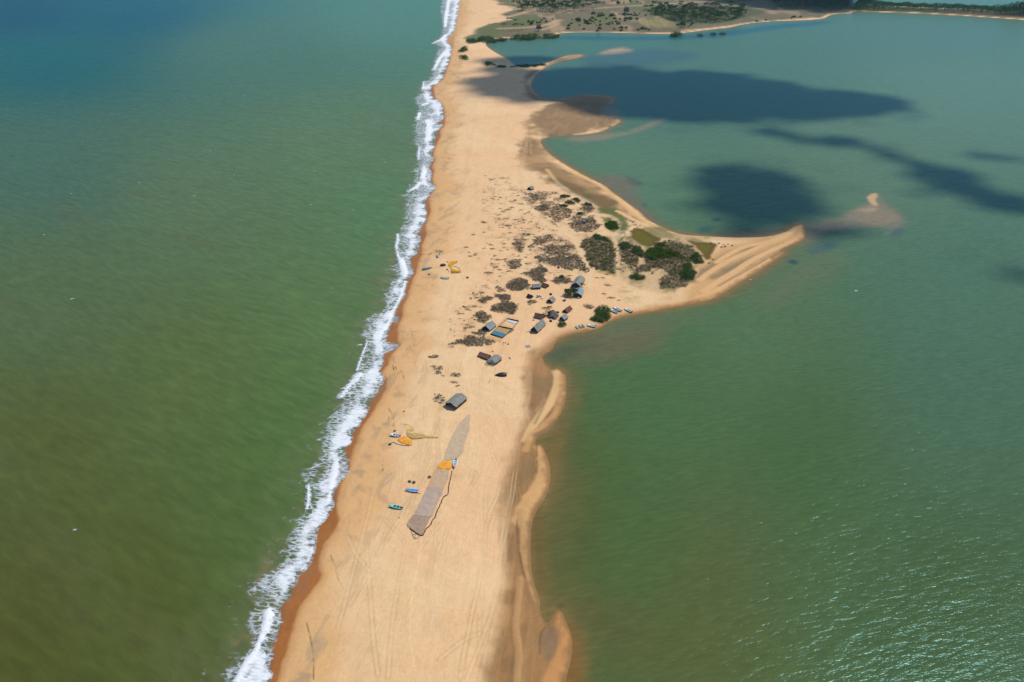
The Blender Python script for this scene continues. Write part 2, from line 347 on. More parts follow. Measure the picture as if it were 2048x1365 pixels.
# the tongue: ridge, hollow, ridge
tong = poly("1120,560 1200,490 1320,470 1500,420 1750,380 1890,290 1925,400 1900,430 1740,540 1450,740 1200,900 900,985 880,900 950,800 960,700 1060,620", Z4B)
tm = ss(-4, 6, sdist(tong, 30.)); put(tm, (214, 168, 112))
for s, w in (("1080,700 1200,600 1350,530 1500,500", 4.), ("1130,760 1280,700 1420,610 1560,560 1700,500 1860,450", 4.5), ("1200,830 1330,760 1480,680 1600,600", 3.), ("960,800 1010,760 1050,700", 2.5), ("1240,700 1330,670 1420,640", 5)):
    mark(s, Z4B, w, (146, 124, 92), .85)
mark("1460,400 1600,385 1720,375 1790,330", Z4B, 3.5, (150, 130, 84), .5)
for s, w in (("1010,790 1100,720 1250,630 1400,560 1550,490 1720,430 1830,350 1850,310", 3.), ("1160,640 1280,560 1400,500 1560,470 1700,420", 3), ("1050,880 1200,780 1320,710 1450,620 1600,540 1760,470 1880,420 1900,350 1885,300", 3.4), ("1000,930 1150,880 1300,790 1450,710 1600,620 1720,545", 3.)):
    bar(s, Z4B, w, (226, 178, 122), .5)
mark("1060,940 1250,860 1400,770", Z4B, 2, (206, 150, 96), .6)
# shore rim along the tongue's root
bar("0,1215 200,1150 270,1100 450,1060 700,1010 900,970 1080,935", Z4B, 3, (208, 154, 96), .1, .8)
# creeper litter below the scrub patches comes later (scrub_ground)
SCRUB = []   # filled by the vegetation list, used here for the ground under it
# ------------------------------------------------------------------ vegetation outlines: (kind, label, outline, cover, height)
VEG = [
 ('scrub', "dense olive scrub wedge between the two sandy tracks", P("0,470 80,430 180,440 290,480 305,560 312,640 320,740 270,740 190,720 150,690 80,680 60,620 20,520", *Z4B), .95, 1.6),
 ('scrub', "dark scrub just right of the middle sandy track", P("335,490 400,470 480,520 525,570 520,620 500,650 470,690 440,700 395,690 380,640 345,600", *Z4B), .95, 1.6),
 ('scrub', "largest grey brown scrub thicket on the headland beside the sand tongue", P("540,610 560,560 640,490 720,450 870,470 960,530 1035,590 960,640 950,780 900,840 850,885 780,880 680,850 640,790 760,760 740,720 660,690 610,690 600,740 540,745 480,720 490,680 530,640", *Z4B), .93, 1.7),
 ('scrub', "grey scrub patch round the small blue roofed shelter", P("1020,620 1100,560 1180,580 1310,570 1370,680 1280,740 1150,745 1030,700", *ZT3), .72, .5),
 ('scrub', "wide grey scrub mat above the big thatched hut", P("610,1030 760,1010 1000,1010 1110,970 1200,1080 1230,1200 1150,1190 1000,1160 900,1130 830,1120 700,1070", *ZT3), .85, .5),
 ('scrub', "grey mat behind the shed with the dark open front", P("510,1210 640,1140 700,1100 760,1180 740,1290 690,1310 600,1270", *ZT3), .95, .4),
 ('scrub', "round dark creeper mat with a pale streak across it", P("895,240 930,190 1000,150 1090,135 1180,150 1215,200 1225,260 1150,310 1060,345 1000,310 920,280", *ZS), .97, .4),
 ('scrub', "small dark lobed creeper mat above the largest oval mat", P("760,365 815,370 940,355 970,390 990,440 900,455 830,450 800,410 760,400", *ZS), .97, .35),
 ('scrub', "large oval creeper mat behind the net enclosure", P("700,520 730,480 800,465 1010,470 1060,510 1020,560 1020,610 930,615 830,610 720,580", *ZS), .97, .4),
 ('scrub', "dark creeper mat touching the back of the small grey shed", P("450,650 520,605 600,600 640,615 690,670 640,720 570,755 520,720 470,690 430,700", *ZS), .95, .4),
 ('scrub', "long ragged dark creeper mat above the brown lean-to roof", P("290,930 400,920 480,945 620,960 710,1000 660,1040 560,1050 440,1080 310,1075 260,1040 140,1095 110,1070 220,1025 330,980", *ZS), .95, .35),
 ('scrub', "wedge of dark creeper below the small grey shed", P("460,905 530,880 545,830 590,830 625,870 600,915 530,928", *ZS), .95, .35),
 ('scrub', "pointed dark creeper mat left of the small lobed mat", P("500,460 620,390 680,395 740,425 660,460 660,500 590,505 540,485", *ZS), .85, .35),
 ('scrub', "thin brown creeper patch left of the round dark mat", P("740,270 790,255 860,285 910,330 850,335 790,330", *ZS), .7, .3),
 ('scrub', "brown scrub patch left of the big thatched hut", P("1540,180 1580,120 1640,130 1700,100 1800,190 1830,235 1720,220 1600,215", *ZS), .85, .5),
 ('scrub', "pale brushwood heap spread on sand below the parked cars", P("90,740 160,700 240,710 290,750 220,780 140,800", *Z7B), .6, .35),
 ('scrub', "round brown brush ring on sand left of the shore bush", P("1100,790 1170,775 1240,810 1230,850 1160,860 1110,830", *Z7B), .8, .3),
 ('scrub', "patchy low scrub inside the curve of the sandy track", P("560,880 600,800 720,760 880,770 860,820 760,850 640,890 590,920", *ZT3), .55, .3),
 ('scrub', "patchy grey scrub below the fork of the sandy track", P("700,950 780,890 950,880 1080,900 1110,950 1000,1010 850,1000 740,980", *ZT3), .6, .35),
 ('scrub', "broken grey thicket right of the upright beach track", P("610,450 700,410 800,430 760,480 720,515 640,505", *ZT3), .65, .4),
 ('scrub', "broken brown thicket above the blue roofed shelter", P("780,500 870,450 1040,470 1050,530 960,590 860,590 790,540", *ZT3), .6, .4),
 ('scrub', "grey thicket against the pale track bend", P("1150,430 1270,420 1300,480 1250,515 1160,490", *ZT3), .7, .4),
 ('scrub', "thin brown scrub strip near the far shelter", P("540,300 620,290 720,330 730,380 640,380 560,340", *ZT3), .5, .3),
 ('scrub', "straggling creeper patch seaward of the village", P("280,1060 400,1040 470,1090 440,1140 370,1160 310,1110", *ZT3), .5, .25),
 ('scrub', "small creeper patch beside the curved beach path", P("370,850 430,820 490,880 490,960 440,960 400,890", *ZT3), .55, .25),
 ('scrub', "low creeper knot on the open sand above the first curve", P("460,770 530,745 600,770 570,800 480,800", *ZT3), .5, .25),
 ('scrub', "small dry creeper knot by the track near the round dark mat", P("520,1090 580,1075 610,1095 540,1115", *ZT3), .6, .2),
 ('scrub', "ragged brown mound alone on the beach above the grey hut", P("915,560 960,530 1010,540 1060,530 1010,575 950,580", *Z8), .7, .3),
 ('scrub', "straggly creeper pair seaward of the brown lean-to", P("670,345 730,320 790,335 770,365 700,360", *Z8), .5, .3),
 ('scrub', "curled creeper clump midway between surf and brown lean-to", P("700,490 760,460 830,455 810,500 760,525", *Z8), .5, .3),
 ('scrub', "sparse creeper left of the lone grey hut", P("730,790 780,765 840,830 800,870 740,850", *Z8), .4, .3),
 ('scrub', "thin creeper left of the wedge shaped mat", P("300,790 420,700 500,740 440,830 340,860", *ZS), .25, .2),
 ('scrub', "straggling dry creeper left of the pointed mat", P("330,540 420,500 560,520 540,560 420,570 340,570", *ZS), .35, .2),
 ('bush', "bright green hedge of bushes across the middle of the headland", P("560,590 590,530 670,510 780,540 880,560 870,590 760,600 640,615 570,615", *Z4B), .95, 3.0),
 ('bush', "tall dark green thicket at the right edge of the headland", P("870,640 920,615 955,650 955,760 920,795 880,790 862,720", *Z4B), .97, 4.5),
 ('bush', "dark green bush by the small right marsh", P("960,580 1000,550 1040,590 1030,630 970,650 935,610", *Z4B), .9, 3.0),
 ('bush', "green bush at the bottom left corner of the headland thicket", P("425,765 460,725 520,735 560,770 520,790 450,788", *Z4B), .92, 2.5),
 ('bush', "round green bush right of the middle track", P("330,500 360,470 430,475 450,510 400,525 345,520", *Z4B), .95, 3.),
 ('bush', "tall green bush below the larger marsh", P("440,520 490,495 525,550 515,585 470,570", *Z4B), .95, 3.2),
 ('bush', "green shrub row just above the olive scrub wedge", P("90,410 160,395 240,430 290,470 270,490 200,450 120,430", *Z4B), .9, 2.2),
 ('bush', "vivid green bush inside the loop of wheel tracks", P("220,310 290,285 330,310 325,345 270,355 225,335", *Z4B), .9, 2.2),
 ('bush', "small shrub above the bright green hedge", P("640,490 680,470 720,485 700,510 655,510", *Z4B), .9, 2.0),
 ('bush', "broad green shore bush beside the beached boats", P("1190,1010 1260,960 1310,950 1330,880 1400,800 1490,820 1500,880 1545,930 1480,990 1420,1060 1330,1065 1250,1050", *Z7B), .97, 2.9),
 ('bush', "lone green bush right of the long grey shed", P("640,1110 700,1065 780,1090 800,1120 730,1170 660,1150", *Z7B), .92, 1.5),
 ('bush', "green shrub in the brown patch left of the big thatched hut", P("665,310 700,280 740,310 735,345 680,340", *Z7B), .85, 1.8),
 ('bush', "low green bushes along the upper pale track", P("910,320 960,295 1020,310 1000,335 930,335", *ZT3), .85, 1.2),
 ('bush', "flat green bush below the upper pale track", P("960,400 1000,370 1070,390 1080,420 1000,420", *ZT3), .85, 1.3),
 ('bush', "small green bush left of the flat green one", P("905,435 950,415 1000,430 990,450 930,450", *ZT3), .85, 1.1),
 ('bush', "green bush touching the upper pale track", P("1050,355 1090,335 1140,365 1110,390 1070,380", *ZT3), .85, 1.2),
 ('bush', "green bush at the pale track's lower bend", P("1190,400 1230,390 1280,425 1250,440 1200,425", *ZT3), .85, 1.2),
 ('bush', "lowest green shrub by the blue roofed shelter", P("1100,520 1130,510 1165,525 1150,545 1110,540", *ZT3), .8, 1.),
 ('bush', "grey green bush in the loop above the vivid bush", P("1420,640 1470,600 1540,610 1560,640 1480,670", *ZT3), .9, 1.5),
 ('mangrove', "mangrove clump standing on the beach edge at the far lagoon corner", P("245,295 260,275 300,270 325,290 310,300 265,305", *Z1), .97, 6.),
 ('mangrove', "long mangrove hedge at the far left lagoon corner", P("330,285 345,260 400,255 450,270 440,290 380,292", *Z1), .97, 6.5),
 ('mangrove', "small mangrove clump between the two long hedges", P("445,285 450,265 490,258 520,265 515,278 470,285", *Z1), .97, 5.5),
 ('mangrove', "long bright mangrove hedge along the far lagoon shore", P("540,270 560,250 650,240 740,240 750,265 640,272", *Z1), .97, 6.5),
 ('mangrove', "mangrove clump ending the far hedge at the open water", P("755,262 790,238 850,235 880,245 860,256 800,262", *Z1), .97, 6.),
 ('mangrove', "dark bush upon the narrow beach, upper of two", P("210,350 225,330 255,330 255,350 225,362", *Z1), .9, 6.),
 ('mangrove', "dark bush upon the narrow beach, lower of two", P("205,400 215,385 250,392 270,410 235,418", *Z1), .9, 4.),
 ('mangrove', "dark bush in the cloud shadow on the beach", P("360,450 385,436 440,442 445,455 400,460", *Z1), .95, 4.),
 ('mangrove', "low dark shrubs right of the shadowed beach bush", P("455,465 480,450 515,460 500,472", *Z1), .85, 2.5),
 ('mangrove', "low dark hedge along the shadowed inner shore", P("550,462 600,448 700,445 800,436 760,452 650,464", *Z1), .95, 3.),
 ('mangrove', "big round mangrove standing in water by the palm grove", P("1628,240 1640,225 1700,225 1715,238 1690,246 1640,247", *Z1), .98, 10.),
 ('mangrove', "small mangrove in the water beyond the big round one", P("1818,241 1835,236 1852,240 1840,246", *Z1), .95, 7.5),
 ('mangrove', "second small mangrove in the water right of the grove shore", P("1902,236 1920,232 1944,235 1925,240", *Z1), .95, 7.),
 ('mangrove', "last small mangrove in the water furthest right", P("1970,229 1990,225 2012,228 1995,233", *Z1), .95, 6.),
]
n6 = fbm(X, Y, 6.5, 4, 77); RAG = []
for k, lab, px, cov, h in VEG:
    w = GP(px)
    if k != 'scrub': w[:, 1] -= .5*h*w[:, 1].mean()/CAM_H*(.8 if k == 'bush' else .55)
    p = smooth(np.concatenate([w, w[:1]]), 1)[:-1]; SCRUB.append(p); ar = .5*abs(np.sum(w[:, 0]*np.roll(w[:, 1], -1)-np.roll(w[:, 0], -1)*w[:, 1])); ra = min(6.5, .28*math.sqrt(ar)); RAG.append(ra)
    if k == 'scrub':
        q = sdist(p, 14.); far = 1.
        put(ss(-1.2, 1.8, q+(n6-.5)*2*ra+(n1-.5)*2)*min(1, cov*1.05), (112, 96, 72) if cov > .8 else (166, 138, 102)); hh = hh+.35*ss(-1, 5, q)
    elif k == 'bush':
        put(ss(-2, 2, sdist(p, 10.)+(n4-.5)*2)*.9, (104, 96, 60))
# mottled dune vegetation field (litter and dry stems) around the village
fld = poly("1000,350 1060,385 1120,390 1190,430 1200,470 1150,500 1180,540 1140,560 1060,560 1010,560 960,600 930,680 880,700 900,640 940,600 980,520 970,440 960,380", None)
fm = ss(-12, 20, sdist(fld, 60.)); put(fm*ss(.54, .72, fbm(X, Y, 7, 3, 31))*.5, (184, 150, 108)); put(fm*ss(.62, .74, fbm(X, Y, 3, 3, 32))*.55, (140, 120, 92)); put(fm*ss(.6, .8, n12)*.4, (244, 214, 168)); hh = hh+fm*(n12-.5)*.9
hd = poly("1170,480 1230,480 1260,470 1300,450 1380,470 1430,480 1400,520 1385,560 1340,595 1270,580 1240,560 1180,545", None)
hdm = ss(-4, 4, sdist(hd, 20.)+(n4-.5)*6); put(hdm*.45, (168, 146, 104)); put(hdm*ss(.42, .62, fbm(X, Y, 13, 3, 35))*ss(500, 540, Y)*.7, (116, 112, 62))
thk = [poly(s, ZT3) for s in ("480,290 620,270 900,270 1060,330 1180,380 1290,430 1310,510 1300,560 1360,680 1290,740 1150,750 1030,710 1010,640 960,640 900,700 820,640 700,520 560,430 500,360", "580,900 640,800 760,765 900,775 1060,860 1120,960 1190,1080 1230,1200 1130,1190 960,1130 700,1100 600,1050 700,980 690,930", "270,1060 420,1030 480,1090 430,1160 330,1140", "360,830 450,740 600,760 500,900 480,980 400,950", "500,1220 640,1130 760,1160 750,1290 600,1280")]+[poly("1180,485 1230,478 1262,478 1330,470 1390,480 1412,512 1395,545 1330,540 1290,560 1240,548 1190,530", None)]
thm = np.zeros_like(X)
for q in thk: thm = np.maximum(thm, ss(-3, 4, sdist(q, 20.)+(n12-.5)*10))
put(thm*ss(.40, .62, fbm(X, Y, 6, 4, 33))*.7, (150, 126, 96))
# tracks through the vegetation
for s, z, w, c, a in (("1250,1365 1240,1150 1150,960 1080,830 980,750 850,680 680,580 560,480 490,400", ZT3, 1.9, (236, 202, 152), .95), ("1570,1330 1570,1200 1555,1000 1550,820 1420,700 1340,580 1320,450", ZT3, 1.8, (228, 192, 144), .95),
    ("1320,450 1200,370 1000,260 860,160", ZT3, 1.9, (196, 176, 142), .9), ("1550,820 1600,700 1590,600 1480,530 1370,530", ZT3, 1.5, (196, 180, 140), .75), ("480,1190 495,1050 510,950 570,820 700,740 850,730 1000,750", ZT3, 2.2, (236, 202, 152), .9),
    ("1560,820 1650,700 1760,620", ZT3, 1.1, (180, 168, 124), .7), ("1100,780 1250,760 1400,720", ZT3, 1.4, (214, 172, 118), .8), ("1000,700 1030,560 1060,480", ZT3, 1.3, (232, 190, 142), .7), ("330,610 380,650 395,700", Z4B, 1.2, (214, 178, 128), .85),
    ("570,545 530,620 470,690", Z4B, 1.2, (206, 172, 122), .85), ("650,450 590,520 560,560", Z4B, 1.2, (190, 160, 116), .7), ("870,430 950,490 1040,570 1060,620", Z4B, 1.5, (204, 166, 112), .8), ("340,440 420,470 480,500", Z4B, 1.4, (190, 166, 130), .7)):
    mark(s, z, w, c, a)
mark("945,215 1000,190 1110,175", ZS, .5, (196, 180, 150), .8)
# wheel ruts on the open beach
for s, z in (("620,1360 680,1130 740,900 800,680 850,480 900,280 920,150", Z3), ("990,1360 1010,1050 1060,740 1100,560", Z3), ("930,1340 905,1160 890,960 880,800 860,560", Z3), ("120,1360 170,1050 250,720 270,430 340,280 360,180 400,90 440,0", Z4), ("230,1360 330,1000 385,800 375,400 370,150 430,20", Z4),
    ("160,1360 240,1150 330,900 360,700 365,400", Z4), ("0,1250 140,1130 240,1090", Z4), ("1180,750 1400,880 1560,1040 1650,1200", Z8), ("1250,960 1380,1080 1450,1200", Z8), ("480,340 600,350 630,450 600,600", Z8), ("1380,610 1500,650 1580,700", Z8), ("1420,860 1500,960 1580,1120", Z8),
    ("870,480 865,700 840,800 790,1130 720,1330", Z7), ("700,600 790,670 800,800 780,1100", Z7), ("1270,1250 1290,1000 1340,830 1340,700", Z7), ("640,1365 610,1180 655,1080 665,960", Z1), ("690,1060 690,1000 680,950", Z1), ("100,360 260,400 430,420", Z4), ("950,1000 900,760 800,640 740,500".replace('950,1000', '1000,700'), Z3),
    ("960,420 1010,470 1080,540", Z3), ("0,200 150,160 300,130", Z4), ("1600,1180 1800,900 1820,640 1830,420 1900,260 2040,130", Z8), ("1700,1180 1860,980 2000,800", Z8), ("60,480 200,600 330,860", Z5), ("100,300 260,360 320,420", Z5), ("110,960 200,1180", Z5), ("430,620 400,380 450,200", Z5)):
    ruts(s, z, a=.42)
for i in range(120):                                            # more, older wheel marks running with the beach
    y0 = random.uniform(200, 620); f = random.random()
    def mid(y, f):
        yy = np.array([170, 300, 430, 560, 800, 1100.]); l = np.interp(y, yy, [-88, -62, -48, -25, 5, 10]); r = np.interp(y, yy, [-12, 0, 0, 10, 50, 40]); return l+(r-l)*f
    L = random.uniform(40, 150); g = f+random.uniform(-.35, .35); n = 6
    pts = [(mid(y0+L*k/n, f+(g-f)*k/n)+random.uniform(-1, 1), y0+L*k/n) for k in range(n+1)]
    d = dist(smooth(pts, 2), 3.); put(np.exp(-((d-.9)/.35)**2)*random.uniform(.08, .34)*(.3+ss(.35, .65, n12)), random.choice([(204, 162, 112), (212, 172, 122), (243, 212, 164)]))
for s, z, w in (("650,630 670,690 685,740 700,790 718,830", Z3, .5), ("510,1030 530,1110 545,1180 550,1260 552,1365", Z3, .5), ("350,480 385,560 400,620", Z8, .5), ("470,70 510,150 490,280", Z8, .6), ("210,920 265,1000 270,1130", Z8, .6), ("520,1340 545,1365", Z7, .8), ("600,940 640,985", Z7, .9), ("560,1060 625,1105", Z7, .9)):
    mark(s, z, w*.6, (112, 86, 62), .75, dz=-.1, ns=.36)
for s, z, w in (("560,700 540,520 500,380 620,200", Z8, .8), ("360,120 380,60 400,0", Z8, 1.), ("590,720 620,560 700,520", Z3, .9), ("820,440 830,300 780,180", Z3, .9), ("80,760 220,560 250,480", Z8, 1.6), ("560,1140 600,1060 640,1000", Z3, 1.), ("720,300 740,220 830,90 870,20", Z3, 1.2), ("340,1340 420,1200 480,1050", Z3, .8)):
    mark(s, z, w, (158, 136, 106), .24, ns=.35)
put(np.exp(-(dist(line("1190,250 1150,300 1100,290 1040,300", Z8), 20.)/6)**2)*.3, (246, 220, 176))
# far plain: dry grass, green flushes, sandy lanes
pl = poly("985,0 1000,12 1040,20 1000,32 1030,42 985,50 960,62 935,80 950,84 1000,78 1115,71 1300,68 1373,66 1460,56 1556,42 1650,36 1700,28 1740,26 2048,38 2300,60 2300,-100 960,-100", None, 0)
pm = ss(-8, 8, sdist(pl, 60.)+(n50-.5)*30)*ss(3, 12, sd)
put(pm, (122, 111, 84)); put(pm*ss(.45, .65, fbm(X, Y*.35, 40, 3, 41))*.7, (110, 102, 70)); put(pm*ss(.55, .72, fbm(X, Y*.3, 60, 3, 43))*.7, (100, 108, 60)); put(pm*ss(.6, .75, fbm(X, Y*.3, 45, 3, 44))*.6, (190, 156, 120))
for s, w, c, a in (("1100,28 1180,20 1260,14 1330,11 1380,7 1440,4", 9, (186, 156, 124), .8), ("1000,60 1050,58 1090,54 1110,46 1120,43", 7, (212, 172, 134), .8), ("1085,62 1105,56 1118,48", 5, (206, 166, 128), .8), ("985,40 1020,36 1060,24 1080,22", 8, (216, 178, 138), .7), ("1450,12 1500,16 1540,24", 9, (190, 166, 134), .7), ("1365,63 1420,58 1470,52 1510,46 1560,42", 5, (222, 180, 134), .9),
    ("1275,48 1300,62", 3, (88, 80, 64), .8), ("1060,12 1140,10 1200,12", 12, (132, 118, 96), .5)):
    mark(s, None, w, c, a)
put(ss(-10, 14, sdist(poly("1285,22 1370,16 1440,14 1500,18 1545,24 1500,36 1462,46 1430,50 1380,52 1340,46 1305,34", None), 40.)+(n50-.5)*30)*.85, (84, 92, 56)); put(ss(-6, 10, sdist(poly("1120,47 1160,40 1240,36 1290,40 1270,46 1180,50 1130,54", None), 40.)+(n50-.5)*40)*.6, (108, 112, 58)); put(ss(-6, 10, sdist(poly("1275,42 1330,38 1355,50 1350,58 1290,55", None), 40.))*.6, (148, 138, 80))
for k in range(7): mark(f"{1275+k*10},41 {1283+k*11},58", None, 1.6, (112, 116, 62), .5)
put(pm*ss(9, 3, sd)*.9, (226, 188, 142))
for s in ("430,370 480,335 560,360 640,410 690,430 640,480 600,510 520,490 440,430", "930,450 1000,460 1160,465 1165,490 1120,560 1110,610 1060,620 1040,560 980,490"):
    q = sdist(poly(s, Z4B), 20.); put(ss(-2., 2, q+(n4-.5)*4), (104, 84, 36)); put(ss(1, 7, q+(n4-.5)*6)*.9, (104, 98, 22))
for s, a in (("1180,300 1250,290 1300,320 1240,350 1190,330", .95), ("1330,470 1430,430 1520,470 1600,560 1660,640 1640,720 1580,760 1610,640 1560,560 1420,520 1340,520", .8), ("1600,640 1700,600 1720,680 1660,760 1600,740", .75), ("1480,420 1540,360 1600,420 1560,500 1500,480", .6)):
    put(ss(-3, 4, sdist(poly(s, ZT3), 20.)+(n4-.5)*8)*a, (98, 102, 52))
put(ss(-5, 5, sdist(poly("780,140 900,160 1150,240 1250,300 1420,300 1520,370 1540,420 1450,450 1330,410 1270,370 1130,300 1000,240 880,190", ZT3), 30.)+(n12-.5)*12)*.55, (118, 94, 58))
dle = np.where(sd > 0, np.minimum(d_lg, 70), np.where(d_lg < d_oc, 0, 70)); put(ss(4.0, .2, dle+(n4-.5)*4.5)*ss(1500, 700, Y)*.7, (152, 113, 66)); put(ss(1.6, 0, dle+(n4-.5)*1.5)*.45, (126, 100, 64))
C *= (1+.10*(n1-.5)+.06*(n4-.5))[..., None]
hh = hh.astype(np.float32)

def ground_z(x, y):
    y = float(y); r = int(np.clip(np.searchsorted(YS, y)-1, 0, NR-2)); fr = (y-YS[r])/(YS[r+1]-YS[r])
    w = WY[r]*(1-fr)+WY[r+1]*fr; t = x/w; c = int(np.clip(np.searchsorted(TS, t)-1, 0, NC-2)); fc = (t-TS[c])/(TS[c+1]-TS[c])
    return float((hh[r, c]*(1-fc)+hh[r, c+1]*fc)*(1-fr)+(hh[r+1, c]*(1-fc)+hh[r+1, c+1]*fc)*fr)
def on(px, py):
    p = G(px, py)
    for _ in range(3): z = ground_z(p[0], p[1]); p = G(px, py, z)
    return np.array([p[0], p[1], ground_z(p[0], p[1])])

def grid_mesh(name, keep, V, mats, attrs, st=1):
    ri = np.unique(np.concatenate([np.arange(0, NR, st), [NR-1]])); ci = np.unique(np.concatenate([np.arange(0, NC, st), [NC-1]]))
    idx = -np.ones((len(ri), len(ci)), np.int64); k = keep[np.ix_(ri, ci)]
    q = k[:-1, :-1] | k[1:, :-1] | k[:-1, 1:] | k[1:, 1:]
    use = np.zeros_like(k); use[:-1, :-1] |= q; use[1:, :-1] |= q; use[:-1, 1:] |= q; use[1:, 1:] |= q
    idx[use] = np.arange(use.sum())
    F4 = np.stack([idx[:-1, :-1][q], idx[:-1, 1:][q], idx[1:, 1:][q], idx[1:, :-1][q]], 1)
    sub = lambda a: a[np.ix_(ri, ci)][use]
    me = np_mesh(name, np.stack([sub(v) for v in V], 1), F4, mats, True)
    for n_, a in attrs.items(): pt_attr(me, n_, sub(a))
    return link(name, me)
# ------------------------------------------------------------------ materials of ground and water
def ground_mat():
    m, t, o = nt("sand_ground"); b = nd(t, 'ShaderNodeBsdfPrincipled'); co = nd(t, 'ShaderNodeTexCoord').outputs['Object']
    col = nd(t, 'ShaderNodeAttribute', attribute_name='col').outputs['Color']; wt = nd(t, 'ShaderNodeAttribute', attribute_name='wet').outputs['Fac']
    n1 = noise(t, co, .9, 5, .65); n2 = noise(t, mapping(t, co, (1.6, .25, 1), (0, 0, R_(8))), .8, 4, .6)
    v = math_n(t, 'ADD', math_n(t, 'MULTIPLY', n1, .30), math_n(t, 'MULTIPLY', n2, .22)); v = math_n(t, 'ADD', v, .74)
    vv = nd(t, 'ShaderNodeCombineColor'); [t.links.new(v, vv.inputs[i]) for i in range(3)]
    t.links.new(mixc(t, 1., col, vv.outputs[0], 'MULTIPLY'), b.inputs['Base Color'])
    t.links.new(math_n(t, 'SUBTRACT', .92, math_n(t, 'MULTIPLY', wt, .45)), b.inputs['Roughness'])
    b.inputs['Specular IOR Level'].default_value = .1
    bn = nd(t, 'ShaderNodeBump'); bn.inputs['Strength'].default_value = .5; bn.inputs['Distance'].default_value = .16
    hgt = math_n(t, 'ADD', noise(t, co, .5, 5, .6), n2)
    t.links.new(math_n(t, 'MULTIPLY', hgt, math_n(t, 'SUBTRACT', 1., math_n(t, 'MULTIPLY', wt, .9))), bn.inputs['Height']); t.links.new(bn.outputs[0], b.inputs['Normal'])
    t.links.new(b.outputs[0], o.inputs[0]); return m
def water_mat(name, amp, rot, wl=3.2, sw=.16, gr=.2):
    """murky water: its silt gives the body colour, wave light and dark is tinted in, the wave faces give the sheen"""
    m, t, o = nt(name); b = nd(t, 'ShaderNodeBsdfDiffuse'); gl = nd(t, 'ShaderNodeBsdfGlossy'); fz = nd(t, 'ShaderNodeFresnel', i_IOR=1.33); co = nd(t, 'ShaderNodeTexCoord').outputs['Object']
    col = nd(t, 'ShaderNodeAttribute', attribute_name='col').outputs['Color']
    w1 = math_n(t, 'POWER', noise(t, mapping(t, co, (.3, 1, 1), rot), 1/wl, 3, .55, .3), 1.6); w2 = noise(t, mapping(t, co, (.6, 1, 1), (0, 0, rot[2]+.5)), 2.6/wl, 2, .5)
    w3 = noise(t, mapping(t, co, (.4, 1, 1), (0, 0, rot[2]-.25)), .28/wl, 2, .5)
    big = ramp(t, noise(t, co, .012, 3, .6), .35, .65)
    h = math_n(t, 'ADD', math_n(t, 'MULTIPLY', w1, amp), math_n(t, 'MULTIPLY', w2, amp*.35)); h = math_n(t, 'ADD', h, math_n(t, 'MULTIPLY', w3, amp*1.6))
    bn = nd(t, 'ShaderNodeBump'); bn.inputs['Strength'].default_value = 1; bn.inputs['Distance'].default_value = 1
    t.links.new(h, bn.inputs['Height']); [t.links.new(bn.outputs[0], q.inputs['Normal']) for q in (b, gl, fz)]
    tint = math_n(t, 'ADD', 1-sw*.58, math_n(t, 'ADD', math_n(t, 'MULTIPLY', w1, sw*1.7), math_n(t, 'MULTIPLY', math_n(t, 'SUBTRACT', ramp(t, w3, .3, .7), .5), sw*.22)))  # lighter crests and darker troughs painted into the body colour
    vv = nd(t, 'ShaderNodeCombineColor'); [t.links.new(tint, vv.inputs[i]) for i in range(3)]
    t.links.new(mixc(t, 1., col, vv.outputs[0], 'MULTIPLY'), b.inputs['Color'])
    gl.inputs['Roughness'].default_value = gr; gl.inputs['Color'].default_value = (.42, .86, .95, 1)
    mx = nd(t, 'ShaderNodeMixShader'); t.links.new(math_n(t, 'MULTIPLY', fz.outputs[0], .27), mx.inputs[0]); t.links.new(b.outputs[0], mx.inputs[1]); t.links.new(gl.outputs[0], mx.inputs[2])
    t.links.new(mx.outputs[0], o.inputs[0]); return m
